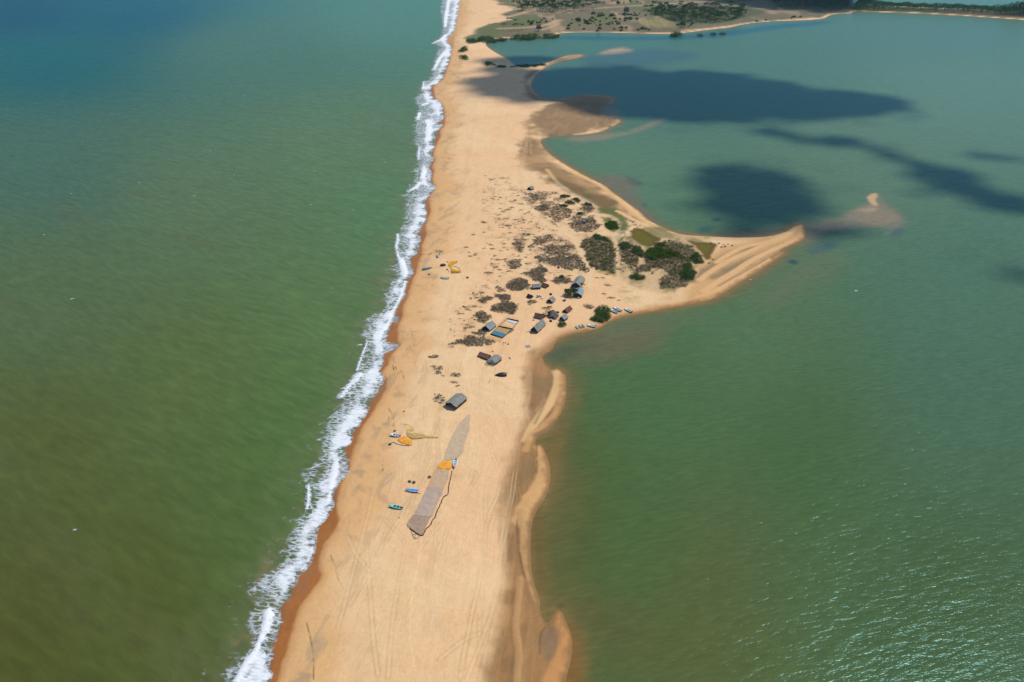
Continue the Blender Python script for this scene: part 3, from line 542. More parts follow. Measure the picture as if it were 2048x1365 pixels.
def foam_mat():
    m, t, o = nt("surf_foam"); co = nd(t, 'ShaderNodeTexCoord').outputs['Object']
    fo = nd(t, 'ShaderNodeAttribute', attribute_name='foam').outputs['Fac']; fl = nd(t, 'ShaderNodeAttribute', attribute_name='film').outputs['Fac']
    vr = nd(t, 'ShaderNodeTexVoronoi', feature='DISTANCE_TO_EDGE'); vr.inputs['Scale'].default_value = .36
    wp = nd(t, 'ShaderNodeVectorMath', operation='ADD'); nn = nd(t, 'ShaderNodeTexNoise'); nn.inputs['Scale'].default_value = .5; nn.inputs['Detail'].default_value = 3
    vm = mapping(t, co, (.62, 1.25, 1), (0, 0, R_(12))); t.links.new(vm, nn.inputs['Vector'])
    sc_ = nd(t, 'ShaderNodeVectorMath', operation='SCALE'); sc_.inputs['Scale'].default_value = 3.4; t.links.new(nn.outputs['Color'], sc_.inputs[0])
    t.links.new(vm, wp.inputs[0]); t.links.new(sc_.outputs[0], wp.inputs[1]); t.links.new(wp.outputs[0], vr.inputs['Vector'])
    lace = ramp(t, vr.outputs['Distance'], .27, .0)
    p = noise(t, mapping(t, co, (.45, 1., 1), (0, 0, R_(8))), .95, 6, .74); p2 = noise(t, co, .22, 4, .6)
    so_ = ramp(t, math_n(t, 'ADD', math_n(t, 'MULTIPLY', math_n(t, 'SUBTRACT', p, .5), 2.3), math_n(t, 'MULTIPLY', math_n(t, 'SUBTRACT', fo, .64), 1.9)), -.12, .42)
    fi = math_n(t, 'MULTIPLY', math_n(t, 'MULTIPLY', lace, ramp(t, math_n(t, 'ADD', fo, math_n(t, 'MULTIPLY', math_n(t, 'SUBTRACT', p2, .5), 1.1)), .06, .36)), .85)
    a = math_n(t, 'MAXIMUM', so_, fi); x = math_n(t, 'SUBTRACT', fo, .4)
    d = nd(t, 'ShaderNodeBsdfDiffuse'); fz = noise(t, mapping(t, co, (.3, 1., 1), (0, 0, R_(6))), .8, 5, .65)
    t.links.new(mixc(t, ramp(t, math_n(t, 'ADD', fz, math_n(t, 'MULTIPLY', x, .22)), .40, .68), alb(186, 200, 204), alb(248, 250, 250)), d.inputs[0])
    bn = nd(t, 'ShaderNodeBump'); bn.inputs['Strength'].default_value = .8; bn.inputs['Distance'].default_value = .5; t.links.new(p, bn.inputs['Height']); t.links.new(bn.outputs[0], d.inputs['Normal'])
    tr = nd(t, 'ShaderNodeBsdfTransparent')
    thin = nd(t, 'ShaderNodeBsdfPrincipled'); thin.inputs['Base Color'].default_value = (*alb(188, 182, 176), 1); thin.inputs['Roughness'].default_value = .25
    fm_ = nd(t, 'ShaderNodeMixShader'); t.links.new(math_n(t, 'MULTIPLY', fl, .55), fm_.inputs[0]); t.links.new(tr.outputs[0], fm_.inputs[1]); t.links.new(thin.outputs[0], fm_.inputs[2])
    mx = nd(t, 'ShaderNodeMixShader'); t.links.new(a, mx.inputs[0]); t.links.new(fm_.outputs[0], mx.inputs[1]); t.links.new(d.outputs[0], mx.inputs[2])
    t.links.new(mx.outputs[0], o.inputs[0]); return m

# ------------------------------------------------------------------ land
keep = (sd > -6) & (YS[:, None] < 27000)
land = grid_mesh("sand_ground", keep, (X, Y, hh), [ground_mat()], {'col': C, 'wet': np.maximum(wet, damp*.5).astype(np.float32)})
tag(land, kind='structure')

# ------------------------------------------------------------------ water: silt colours, plus painted cloud shade and a reflection band
def idw(ctrl):
    P0 = np.array([G(a, b) for a, b, *_ in ctrl]); w0 = CT*np.maximum(P0[:, 1], 150)+ST*CAM_H
    u, v = P0[:, 0]/w0, np.log(w0); cols = np.array([lin(c[2:5]) for c in ctrl])
    U, Vv = (X/WY[:, None]), np.repeat(np.log(WY)[:, None], NC, 1)
    num = np.zeros((NR, NC, 3), np.float32); den = np.zeros((NR, NC), np.float32)
    for i in range(len(ctrl)):
        w = 1/(((U-u[i])/.55)**2+(Vv-v[i])**2+.012)**1.6
        num += (w[..., None]*cols[i]).astype(np.float32); den += w.astype(np.float32)
    return num/den[..., None]/KW
KW = 1.75
sea_c = idw([(50, 1300, 82, 87, 35), (300, 1200, 85, 93, 40), (450, 1000, 86, 104, 52), (100, 900, 88, 97, 45), (400, 750, 93, 108, 56), (650, 650, 95, 120, 68), (100, 600, 90, 108, 64), (400, 400, 95, 117, 75), (700, 300, 98, 122, 77), (780, 420, 92, 126, 78), (100, 350, 77, 106, 78), (500, 100, 80, 112, 80), (800, 50, 86, 124, 92), (100, 120, 27, 90, 82), (30, 20, 1, 54, 74), (250, 30, 14, 76, 84), (580, 880, 86, 114, 58)])  # dark far-left corner: cloud shade put into the water colour
lag_c = idw([(1900, 1250, 72, 94, 50), (1400, 1250, 91, 100, 52), (1250, 1000, 78, 104, 57), (1130, 1000, 94, 94, 46), (1600, 900, 75, 103, 56), (1300, 800, 78, 112, 64), (1900, 800, 79, 109, 79), (1500, 650, 88, 116, 74), (1900, 600, 82, 114, 84), (1250, 330, 94, 124, 88), (1700, 330, 95, 120, 88), (1900, 200, 96, 124, 97), (1500, 110, 81, 113, 88), (1250, 85, 78, 114, 92), (1900, 60, 84, 114, 92), (1300, 190, 78, 108, 86)])
n200 = fbm(X, Y, 220, 3, 51); ndg = fbm(X*.5+Y*.6, (Y-X*.8)*.18, 30, 4, 52)
def wput(A, mask, c): 
    m = np.clip(mask, 0, 1)[..., None].astype(np.float32); A[:] = A*(1-m)+m*(lin(c)/KW)
wput(sea_c, ss(.55, .75, ndg)*.3*ss(1300, 500, Y), (98, 100, 62)); wput(sea_c, ss(.55, .8, n200)*.3*ss(900, 300, Y), (92, 92, 50))
wput(sea_c, ss(40, 4, d_oc+(n12-.5)*30)*.45, (112, 118, 80)); wput(sea_c, ss(26, 2, d_oc+(n12-.5)*26)*ss(.45, .7, n4)*.6, (140, 122, 88))
put_l = lambda m, c: wput(lag_c, m, c)
put_l(ss(.55, .8, n200)*.18*ss(700, 250, Y), (92, 96, 56))
shl = np.clip(-sd, 0, 70)
put_l(ss(11, 1, shl+(n12-.5)*8)*.8, (134, 108, 64)); put_l(ss(5, 0, shl+(n4-.5)*3)*.9*ss(1100, 500, Y), (164, 122, 72)); put_l(ss(24, 2, shl+(n50-.5)*24)*.55*ss(1200, 300, Y), (112, 104, 60))
for s, z, e, c, a in (("1095,705 1160,668 1250,650 1330,640 1330,680 1240,720 1130,725", None, 16, (112, 104, 72), .9), ("1085,712 1120,690 1210,690 1160,705 1100,725", None, 8, (78, 92, 66), .7), ("1120,1235 1180,1200 1280,1215 1330,1300 1250,1330 1180,1290", None, 14, (98, 94, 52), .5), ("1130,1240 1160,1270 1170,1340 1150,1420 1120,1420", None, 5, (138, 98, 50), .8), ("1400,980 1500,960 1560,1080 1480,1200 1400,1120", None, 26, (92, 98, 60), .3),
    ("1080,900 1110,870 1135,820 1140,860 1110,960 1090,960", None, 5, (128, 104, 56), .7), ("1060,1040 1085,1000 1090,1080 1090,1200 1070,1170", None, 3.5, (116, 96, 52), .8), ("1140,760 1155,830 1150,900 1125,870", None, 7, (96, 98, 58), .5), ("1200,640 1400,620 1420,640 1300,660 1200,680", None, 14, (104, 112, 76), .6),
    ("1225,385 1205,370 1190,352 1240,348 1275,370 1270,385 1290,420 1330,455 1310,452 1270,430", None, 8, (120, 108, 84), .85), ("1250,350 1278,360 1290,372 1260,372", None, 5, (86, 88, 76), .7), ("1420,470 1480,460 1560,455 1585,460 1530,475 1440,476", None, 8, (92, 84, 66), .85),
    ("1600,455 1700,428 1745,400 1735,390 1757,386 1765,402 1800,425 1812,450 1780,472 1770,470 1790,455 1700,455 1640,470 1610,490", None, 5, (132, 118, 94), .8), ("1690,425 1745,405 1790,425 1800,440 1760,452 1700,440", None, 5, (146, 128, 100), .7), ("1733,395 1745,386 1757,390 1750,400 1758,412 1744,412", None, 1.8, (206, 170, 120), .95), ("1712,422 1735,415 1760,418 1740,426", None, 3, (182, 152, 112), .7), ("1620,500 1650,485 1680,490 1650,505 1615,510", None, 5, (64, 92, 96), .8), ("1776,474 1790,456 1810,458 1800,470", None, 4, (66, 92, 96), .7),
    ("1255,265 1310,240 1340,235 1290,262 1180,285 1120,280 1160,272", None, 8, (150, 132, 98), .75), ("1195,230 1250,215 1220,260 1150,268 1110,270 1130,250", None, 10, (150, 124, 90), .8), ("1195,110 1210,102 1240,96 1262,98 1265,105 1220,110", None, 9, (196, 158, 116), .95), ("1150,118 1200,108 1280,98 1380,102 1400,112 1370,124 1260,132 1180,130", None, 22, (66, 88, 98), .6), ("1115,73 1330,75 1460,62 1560,48 1655,41 1660,48 1560,58 1470,72 1340,82 1120,80", None, 14, (18, 82, 104), .6),  # last band: reflection by the far shore, painted as deep blue
    ("1640,500 1700,520 1600,600 1500,620 1540,560", None, 16, (110, 112, 78), .5), ("1575,522 1590,519 1598,527 1582,529", None, 2.5, (52, 78, 76), .9), ("1424,437 1440,436 1442,442 1426,443", None, 3, (52, 84, 84), .9), ("1395,455 1420,450 1422,465 1400,470", None, 5, (56, 88, 84), .7), ("1283,408 1292,407 1294,414 1285,414", None, 3, (60, 92, 86), .8), ("1115,1215 1122,1208 1128,1215", None, 2, (58, 64, 44), .8)):
    q = sdist(poly(s, z), e*3); put_l(ss(-e, e, q+(n12-.5)*e*.7)*a, c)
cl = np.mean(LAND[:10, :], 0)
mid_line = inside(np.concatenate([OC, [[-30000, 26500], [-30000, -700]]]))      # the ocean's side of the spit's seaward edge
mid_x = dist(OC, 4.)
LEFT = np.concatenate([OC+np.array([6., 0]), [[-40000, 26500], [-40000, -700]]])
lft = inside(LEFT)
pad = lambda k: k
Z0 = np.zeros_like(X)
EXT = {}
Xw = X.copy(); 
sea = grid_mesh("sea", lft & (sd < 8), (Xw, Y, Z0), [water_mat("sea_water", .24, (0, 0, R_(34)), 4.2, .35, .22)], {'col': sea_c}, 4); tag(sea, kind='structure')
lag = grid_mesh("lagoon", (~lft) & (sd < 8), (Xw, Y, Z0-.004), [water_mat("lagoon_water", .25, (0, 0, R_(-15)), 2.1, .3, .2)], {'col': lag_c}, 2); tag(lag, kind='structure')

HAZE = .00002
# ------------------------------------------------------------------ surf
foam_l = [(430, 1480), (445, 1400), (450, 1365)] + P("35,1290 90,1250 130,1180 165,1110 180,1010 170,900 220,830 290,740 320,660 370,590 365,540 410,470 490,390 505,320 510,210 490,160 550,100 570,0", *Z3) + [(640, 870), (660, 842), (686, 806), (684, 785), (700, 765)] + \
    P("520,1130 535,1060 555,1000 590,900 610,830 595,760 600,680 640,610 740,580 745,480 760,400 830,290 870,200 845,130 890,80 870,10", *Z6) + [(795, 480), (806, 455), (812, 430)] + \
    P("220,1350 250,1290 290,1200 330,1110 335,1050 330,900 300,800 320,600 340,500 310,455 370,380 390,300 440,270 480,180 500,60 540,10", *Z7) + P("60,315 20,300 80,260 90,180 75,110 80,0", *Z1) + [(886, -40), (888, -90)]
FL = smooth(GP(foam_l), 1)
bd = np.concatenate([FL, OC[(OC[:, 1] > G(478, 1470)[1]-4) & (OC[:, 1] < 3200)][::-1]])
fsd = sdist(bd, 60.); dF = dist(FL, 60.); dS = d_oc
fr = dF/(dF+dS+1e-3)                         # 0 at the outer edge, 1 at the beach
wob = (fbm(X*.5, Y, 9, 4, 61)-.5)
foam = ss(-3.5, 5, fsd+wob*13+(n4-.5)*4)
dens = .42+.34*ss(.15, .75, fr+wob*.7)+.22*(fbm(X, Y*.6, 16, 3, 62)-.5)*2
def crest(s, z, w, hgt, a=.6, back=0):
    d = dist(line(s, z), w*4); k = np.exp(-(d/(w*.62))**2*(1+.8*(n4-.5))); return k*a, np.exp(-(d/w)**2)*hgt*.8
zz = np.zeros_like(X); crm = np.zeros_like(X)
for s, z, w, hg in (("100,1365 170,1240 230,1150 265,1060 285,960", Z3, 2.2, 1.2), ("520,210 522,280 512,350", Z3, 1.8, 1.), ("690,60 660,170 640,300", Z3, 2., .5), ("380,1340 430,1270 500,1180 535,1140", Z6, 4., 1.3), ("520,1100 550,1010 575,940 600,880 612,840", Z6, 1.4, 1.), ("700,800 760,730 800,690 830,600 880,500 930,400 960,290", Z6, 3.2, .6), ("960,250 940,150 900,80 885,20", Z6, 2.8, 1.), ("130,250 140,330 105,450 120,520", ZB5, 2.6, 1.1),
    ("270,1290 330,1260 360,1220", Z7, 4, 1.2), ("350,1000 352,940 360,890", Z7, 3, 1.2), ("385,1170 400,1100", Z7, 3, 1), ("340,640 360,580", Z7, 4, 1.2), ("380,510 430,490", Z7, 5, 1.2), ("385,370 400,290", Z7, 3, 1), ("490,180 540,80 600,20", Z7, 5, 1.), ("430,640 445,740 425,830", Z7, 3, .5), ("20,300 80,270 110,240", Z1, 6, 1.), ("100,190 110,100 130,0", Z1, 6, 1.)):
    k, h_ = crest(s, z, w, hg, .75); dens = dens+k; crm = np.maximum(crm, k); zz = np.maximum(zz, h_)
for s, z, e in (("620,880 660,870 700,960 720,1010 640,1100 560,1130  570,1000", Z6, 3), ("220,830 330,800 350,880 290,940 200,900", Z3, 2.5), ("570,110 640,90 620,170 540,200", Z3, 2.5), ("330,1060 350,960 300,1060 280,1160".replace('300,1060', '300,1100'), Z3, 2)):
    dens = dens-.42*ss(-e, e, sdist(poly(s, z), 12)+(n4-.5)*4)
film = np.zeros_like(X)
for s in (P("150,150 330,165 320,205 240,245 150,250", *Z8), P("825,580 905,610 905,650 815,700", *Z6), P("925,390 980,405 900,480 870,500", *Z6), P("440,740 600,720 640,740 560,790 430,800", *Z3), P("700,30 755,110 735,160 680,200", *Z3), P("490,590 590,600 560,660 480,660", *Z7), P("480,680 590,690 530,710 480,720", *Z7), P("360,1230 505,1250 440,1330 360,1340", *Z7), P("440,1090 470,1110 430,1160 390,1180", *Z7), P("360,930 500,1000 420,1060 350,1040", *Z7), P("250,640 350,720 400,890 290,1000", *ZB5)):
    q = ss(-1.5, 1.5, sdist(GP(s), 8)+(n4-.5)*2); film = np.maximum(film, q); dens = dens-.34*q
dens = np.maximum(np.clip(dens, 0, 1.3)*foam, crm*1.25*(fsd > -8))
dens = dens+.22*foam*ss(14, 3, d_oc)+.4*foam*np.exp(-(d_oc/.9)**2)              # bright lip where the wave ends
dens = dens*ss(2600, 2300, Y)
edge = np.exp(-(np.maximum(d_oc-1.5, 0)/2.5)**2)
surf_keep = (fsd > -9) & (sd < 1.5) & (Y < 2650) & (Y > 168)
# open-water whitecaps and trailing wisps
zs = .035+zz*np.maximum(foam, .6*(fsd > -6))*ss(0, 3, -sd)+.10*foam*(n4-.4)
zs = np.where(sd > -1, np.maximum(hh+.012, .03), zs)
surf = grid_mesh("surf", surf_keep, (X, Y, zs.astype(np.float32)), [foam_mat()], {'foam': dens, 'film': np.maximum(film, .5*foam*ss(5, 0, d_oc))}); tag(surf, kind='stuff')
surf['label'] = "white breaking surf and foam running along the ocean edge of the beach"

# ------------------------------------------------------------------ light
AZ, EL = R_(53), R_(56)                       # sun ahead and to the right of the camera
SUN = np.array([math.sin(AZ)*math.cos(EL), math.cos(AZ)*math.cos(EL), math.sin(EL)])
sl = bpy.data.lights.new("sun", 'SUN'); so = bpy.data.objects.new("sun", sl); COL.objects.link(so)
sl.energy = 3.75; sl.angle = R_(.53); sl.color = (1, .95, .87)
so.rotation_euler = (math.pi/2-EL, 0, -AZ+math.pi); so.location = (200, 300, 900)
wd = bpy.data.worlds.new("World"); SC.world = wd; wd.use_nodes = True; t = wd.node_tree
bg = t.nodes['Background']; sky = t.nodes.new('ShaderNodeTexSky'); sky.sky_type = 'NISHITA'; sky.sun_disc = False
sky.sun_elevation = EL; sky.sun_rotation = AZ; sky.air_density = 1.; sky.dust_density = .3; sky.ozone_density = 5
t.links.new(sky.outputs[0], bg.inputs[0]); bg.inputs[1].default_value = .122
SC.view_settings.view_transform = 'Standard'; SC.view_settings.look = 'None'; SC.view_settings.exposure = .46; SC.view_settings.gamma = 1
SC.cycles.max_bounces = 6; SC.cycles.transparent_max_bounces = 12

# ------------------------------------------------------------------ clouds high above, whose shadows lie on the lagoon
def icos(sub=2):
    bm = bmesh.new(); bmesh.ops.create_icosphere(bm, subdivisions=sub, radius=1); v = np.array([x.co[:] for x in bm.verts]); f = np.array([[y.index for y in x.verts] for x in bm.faces]); bm.free(); return v, f
IV, IF = icos(2)
cm, ct_, co_ = nt("cloud_white"); cd = nd(ct_, 'ShaderNodeBsdfDiffuse'); cd.inputs[0].default_value = (.85, .86, .88, 1); ct_.links.new(cd.outputs[0], co_.inputs[0])
ALT = 2800.
def cloud(s, cover, rr=(9, 26), edge=14, grow=1.):
    pts = [(float(a.split(',')[0]), float(a.split(',')[1])) for a in s.split()]
    w = smooth(np.concatenate([GP(pts), GP(pts[:1])]), 2)[:-1]; lo, hi = w.min(0)-edge*2.2, w.max(0)+edge*2.2
    V = []; Fc = []; n = int((hi-lo).prod()/(math.pi*(np.mean(rr)*.8)**2)*3.2*cover)
    Q = RNG.uniform(lo, hi, (n, 2)); a, b = w, np.roll(w, -1, 0)
    for q in Q:
        c = ((a[:, 1] > q[1]) != (b[:, 1] > q[1])) & (q[0] < (b[:, 0]-a[:, 0])*(q[1]-a[:, 1])/(b[:, 1]-a[:, 1]+1e-9)+a[:, 0])
        ins = c.sum() % 2; d = b-a; tt = np.clip(((q-a)*d).sum(1)/((d*d).sum(1)+1e-9), 0, 1); ds = np.hypot(*(a+d*tt[:, None]-q).T).min()
        sg = (ds if ins else -ds)+(fbm(q[0]*.6, q[1], 34, 3, 5)-.5)*edge*3.4
        wisp = sg < -edge*.6
        if sg < -edge*2. or (wisp and random.random() > .13): continue
        r = np.interp(sg, [-edge*.6, edge*1.5], [rr[0]*.45, rr[1]])*random.uniform(.6, 1.1)*(random.uniform(.9, 1.6) if wisp else 1)
        if not wisp and sg < edge*.7 and random.random() > .4: continue
        al = ALT+random.uniform(-12, 30)*min(1, r/20); c3 = np.array([q[0], q[1], 0])+SUN*al/SUN[2]
        V.append(IV*np.array([r*1.25, r*.9, r*.55])*(1+.18*(RNG.random((len(IV), 1))-.5))+c3); Fc.append(IF+len(IV)*len(Fc))
    if not V: V.append(IV*np.array([24, 18, 9])+np.append(w.mean(0), 0)+SUN*ALT/SUN[2]); Fc.append(IF)
    me = np_mesh("cloud", np.concatenate(V), np.concatenate(Fc), [cm], True, 3)
    return tag(link("cloud", me), kind='structure')
cloud("935,163 925,182 960,196 1040,208 1110,212 1180,224 1250,240 1400,242 1520,240 1640,240 1760,226 1800,212 1720,198 1600,172 1520,156 1440,146 1330,141 1240,134 1180,132 1100,140 1030,142", 1.4, (9, 26), 22)
cloud("905,150 960,152 1040,140 1060,130 1130,120 1090,112 1030,114 960,118 950,128 1000,132 960,145", .9, (8, 18), 8)
cloud("1400,385 1400,362 1430,340 1480,328 1540,330 1590,345 1620,375 1640,400 1650,425 1610,445 1590,462 1520,476 1440,476 1470,445 1450,420 1400,415 1420,400", 1.25, (8, 20), 19)
cloud("1590,462 1640,452 1700,450 1740,462 1680,476 1610,478", 1.2, (9, 14), 6)
cloud("1495,258 1545,258 1600,272 1680,272 1760,292 1820,316 1880,332 1860,345 1790,322 1700,296 1600,288 1540,276", .62, (10, 16), 10)
cloud("1780,330 1860,322 1940,345 1960,360 2000,385 2080,410 2080,450 1980,420 1900,385 1820,365", .55, (11, 18), 13)
cloud("1900,302 1960,306 2030,312 1990,320 1930,316", 1.2, (12, 16), 6)
cloud("1790,350 1850,380 1900,410 1880,420 1820,385", .6, (10, 16), 9)
cloud("1950,490 2080,540 2080,600 2000,560", .32, (8, 14), 9)
cloud("1650,180 1760,190 1840,210 1820,228 1720,222", .9, (14, 20), 10)
cloud("1440,-14 1420,6 1480,12 1560,20 1640,26 1690,20 1730,8 1700,-20", 1.3, (20, 50), 25)

# whitecaps on the open sea and small ripples of foam
V = []; Fq = []; FO = []
for s in "165,284 420,302 432,299 278,366 142,388 238,230 490,192 664,577 335,405 388,392 145,598 468,350 630,342 628,225 690,227 715,228 798,275 770,325 608,248 850,50 870,52 858,93 842,98 790,56 830,92  150,1060 88,470 705,420 622,410 720,690 640,880 1712,582 1500,560 1475,567".split():
    a, b = [float(v) for v in s.split(',')]; c = G(a, b); L = random.uniform(1., 2.4); nx, ny = 10, 6; o_ = len(V)
    for j in range(ny):
        for i in range(nx):
            x, y = (i/(nx-1)-.5)*2, (j/(ny-1)-.5)*2; V.append((c[0]+x*L*.9, c[1]+y*L*.5+x*L*.12, .03+.14*max(0, 1-x*x-y*y))); FO.append(max(0, 1-(x*x+y*y))*.62)
    Fq += [(o_+j*nx+i, o_+j*nx+i+1, o_+(j+1)*nx+i+1, o_+(j+1)*nx+i) for j in range(ny-1) for i in range(nx-1)]
me = np_mesh("whitecap_foam", V, Fq, [bpy.data.materials["surf_foam"]], True); pt_attr(me, 'foam', FO); pt_attr(me, 'film', np.zeros(len(FO)))
tag(link("whitecap_foam", me), "scattered white foam flecks on the open water", None, None, 'stuff')
# thin sea air between the camera and the far shore
hm, ht, ho = nt("sea_air"); vol = nd(ht, 'ShaderNodeVolumePrincipled'); vol.inputs['Color'].default_value = (.45, .8, 1, 1); vol.inputs['Density'].default_value = HAZE; vol.inputs['Anisotropy'].default_value = .2
ht.links.new(vol.outputs[0], ho.inputs['Volume'])
if HAZE: tag(MB().box((0, 6000, 136), (24000, 16000, 300)).build("haze", hm), kind='stuff')
# ------------------------------------------------------------------ helpers for things
def gz(xy):
    xy = np.asarray(xy, float); r = np.clip(np.searchsorted(YS, xy[:, 1])-1, 0, NR-2); fr_ = (xy[:, 1]-YS[r])/(YS[r+1]-YS[r])
    w = WY[r]*(1-fr_)+WY[r+1]*fr_; tt = xy[:, 0]/w; c = np.clip(np.searchsorted(TS, tt)-1, 0, NC-2); fc = (tt-TS[c])/(TS[c+1]-TS[c])
    return (hh[r, c]*(1-fc)+hh[r, c+1]*fc)*(1-fr_)+(hh[r+1, c]*(1-fc)+hh[r+1, c+1]*fc)*fr_
def in_poly(w, q):
    a, b = w, np.roll(w, -1, 0); m = np.zeros(len(q), bool)
    for (ax, ay), (bx, by) in zip(a, b):
        if ay == by: continue
        m ^= ((ay > q[:, 1]) != (by > q[:, 1])) & (q[:, 0] < (bx-ax)*(q[:, 1]-ay)/(by-ay)+ax)
    return m
def edge_d(w, q):
    a, b = w, np.roll(w, -1, 0); D = np.full(len(q), 1e9)
    for p0, p1 in zip(a, b):
        d = p1-p0; s = np.clip(((q-p0)@d)/(d@d+1e-9), 0, 1); D = np.minimum(D, np.hypot(*(q-p0-s[:, None]*d).T))
    return D
def leaf_mesh(name, c, size, m, flat=.5, runner=None, tone=None):
    """many leaf-sized faces; flat: 0 any way round .. 1 lying level"""
    n = len(c); N = RNG.normal(size=(n, 3)); N[:, 2] = np.abs(N[:, 2])+flat*2.2; N /= np.linalg.norm(N, axis=1)[:, None]
    A = np.cross(N, RNG.normal(size=(n, 3))); A /= np.linalg.norm(A, axis=1)[:, None]; B = np.cross(N, A)
    s = (np.asarray(size)*RNG.uniform(.6, 1.3, n))[:, None]
    V = np.stack([c-A*s, c-B*s*.45, c+A*s, c+B*s*.45], 1).reshape(-1, 3)
    F4 = np.arange(n*4).reshape(n, 4); rn = np.repeat(RNG.random(n) if tone is None else np.clip(.72*tone+.28*RNG.random(n), 0, 1), 4)
    if runner is not None:                    # creeping stems joining the clump: one branching piece
        k = len(runner); zf = gz if np.abs(runner).max() > 40 else (lambda a: np.zeros(len(a)))
        cc = np.repeat(runner.mean(0)[None], k, 0); ed = cc+(runner-cc)*.92; sd_ = ed-cc; sd_ = np.column_stack([-sd_[:, 1], sd_[:, 0]]); sd_ /= np.linalg.norm(sd_, axis=1)[:, None]+1e-9
        z0 = zf(cc)[:1]+.06; V2 = np.concatenate([np.append(cc[0], z0)[None], np.column_stack([(cc+ed)/2+sd_*.06, zf((cc+ed)/2)+.08]), np.column_stack([(cc+ed)/2-sd_*.06, zf((cc+ed)/2)+.08]), np.column_stack([ed, zf(ed)+.06])])
        F2 = np.array([(0, 1+i, 1+2*k+i, 1+k+i) for i in range(k)])+n*4; V = np.concatenate([V, V2]); F4 = np.concatenate([F4, F2]); rn = np.concatenate([rn, np.full(len(V2), .2)])
    me = np_mesh(name, V, F4, [m]); pt_attr(me, 'rnd', rn); return me
def clumps(cen, rad, hgt, per, tone=None, up=.5):
    """leaf points of separate low shrubs: domes of leaves, each shrub its own tone"""
    n = len(cen); i = np.repeat(np.arange(n), per); u = np.sqrt(RNG.random(n*per)); a = RNG.random(n*per)*6.283; t_ = RNG.random(n) if tone is None else tone
    xy = cen[i]+(u*rad[i])[:, None]*np.column_stack([np.cos(a), .85*np.sin(a)]); z = np.maximum(gz(cen), 0)[i]+hgt[i]*np.sqrt(1-.92*u*u)*(up+(1-up)*RNG.random(n*per)); return np.column_stack([xy, z]), t_[i]
def origin(me, o):
    """put a mesh made in world coordinates on its own base point"""
    co = np.empty(len(me.vertices)*3, np.float32); me.vertices.foreach_get('co', co); co = co.reshape(-1, 3)-np.array(o, np.float32); me.vertices.foreach_set('co', co.ravel()); me.update()

L_SCRUB = leaf_mat("dry_scrub", alb(94, 85, 69), alb(136, 122, 100), alb(176, 158, 131), .7)
L_OLIVE = leaf_mat("olive_scrub", alb(64, 70, 42), alb(102, 100, 68), alb(150, 138, 104), .45)
L_GREEN = leaf_mat("bush_leaves", alb(52, 74, 34), alb(84, 112, 52), alb(128, 144, 82), .4)
L_VIVID = leaf_mat("vivid_leaves", alb(50, 76, 22), alb(76, 108, 28), alb(112, 140, 50), .4)
L_MANG = leaf_mat("mangrove_leaves", alb(40, 66, 34), alb(70, 104, 52), alb(104, 134, 76), .12)
L_FAR = leaf_mat("far_wood_leaves", alb(36, 64, 48), alb(66, 96, 64), alb(98, 118, 80), .03)
L_PALM = leaf_mat("palm_fronds", alb(44, 66, 32), alb(74, 98, 48), alb(112, 124, 70), .5)
L_PALMD = leaf_mat("dry_palm_fronds", alb(96, 84, 50), alb(140, 122, 74), alb(176, 156, 96), .5)
M_TRUNK = mat("palm_trunk", alb(128, 112, 92), .9, .3, 2, .02)
M_BARK = mat("bark", alb(88, 74, 60), .9, .3, 3, .02)

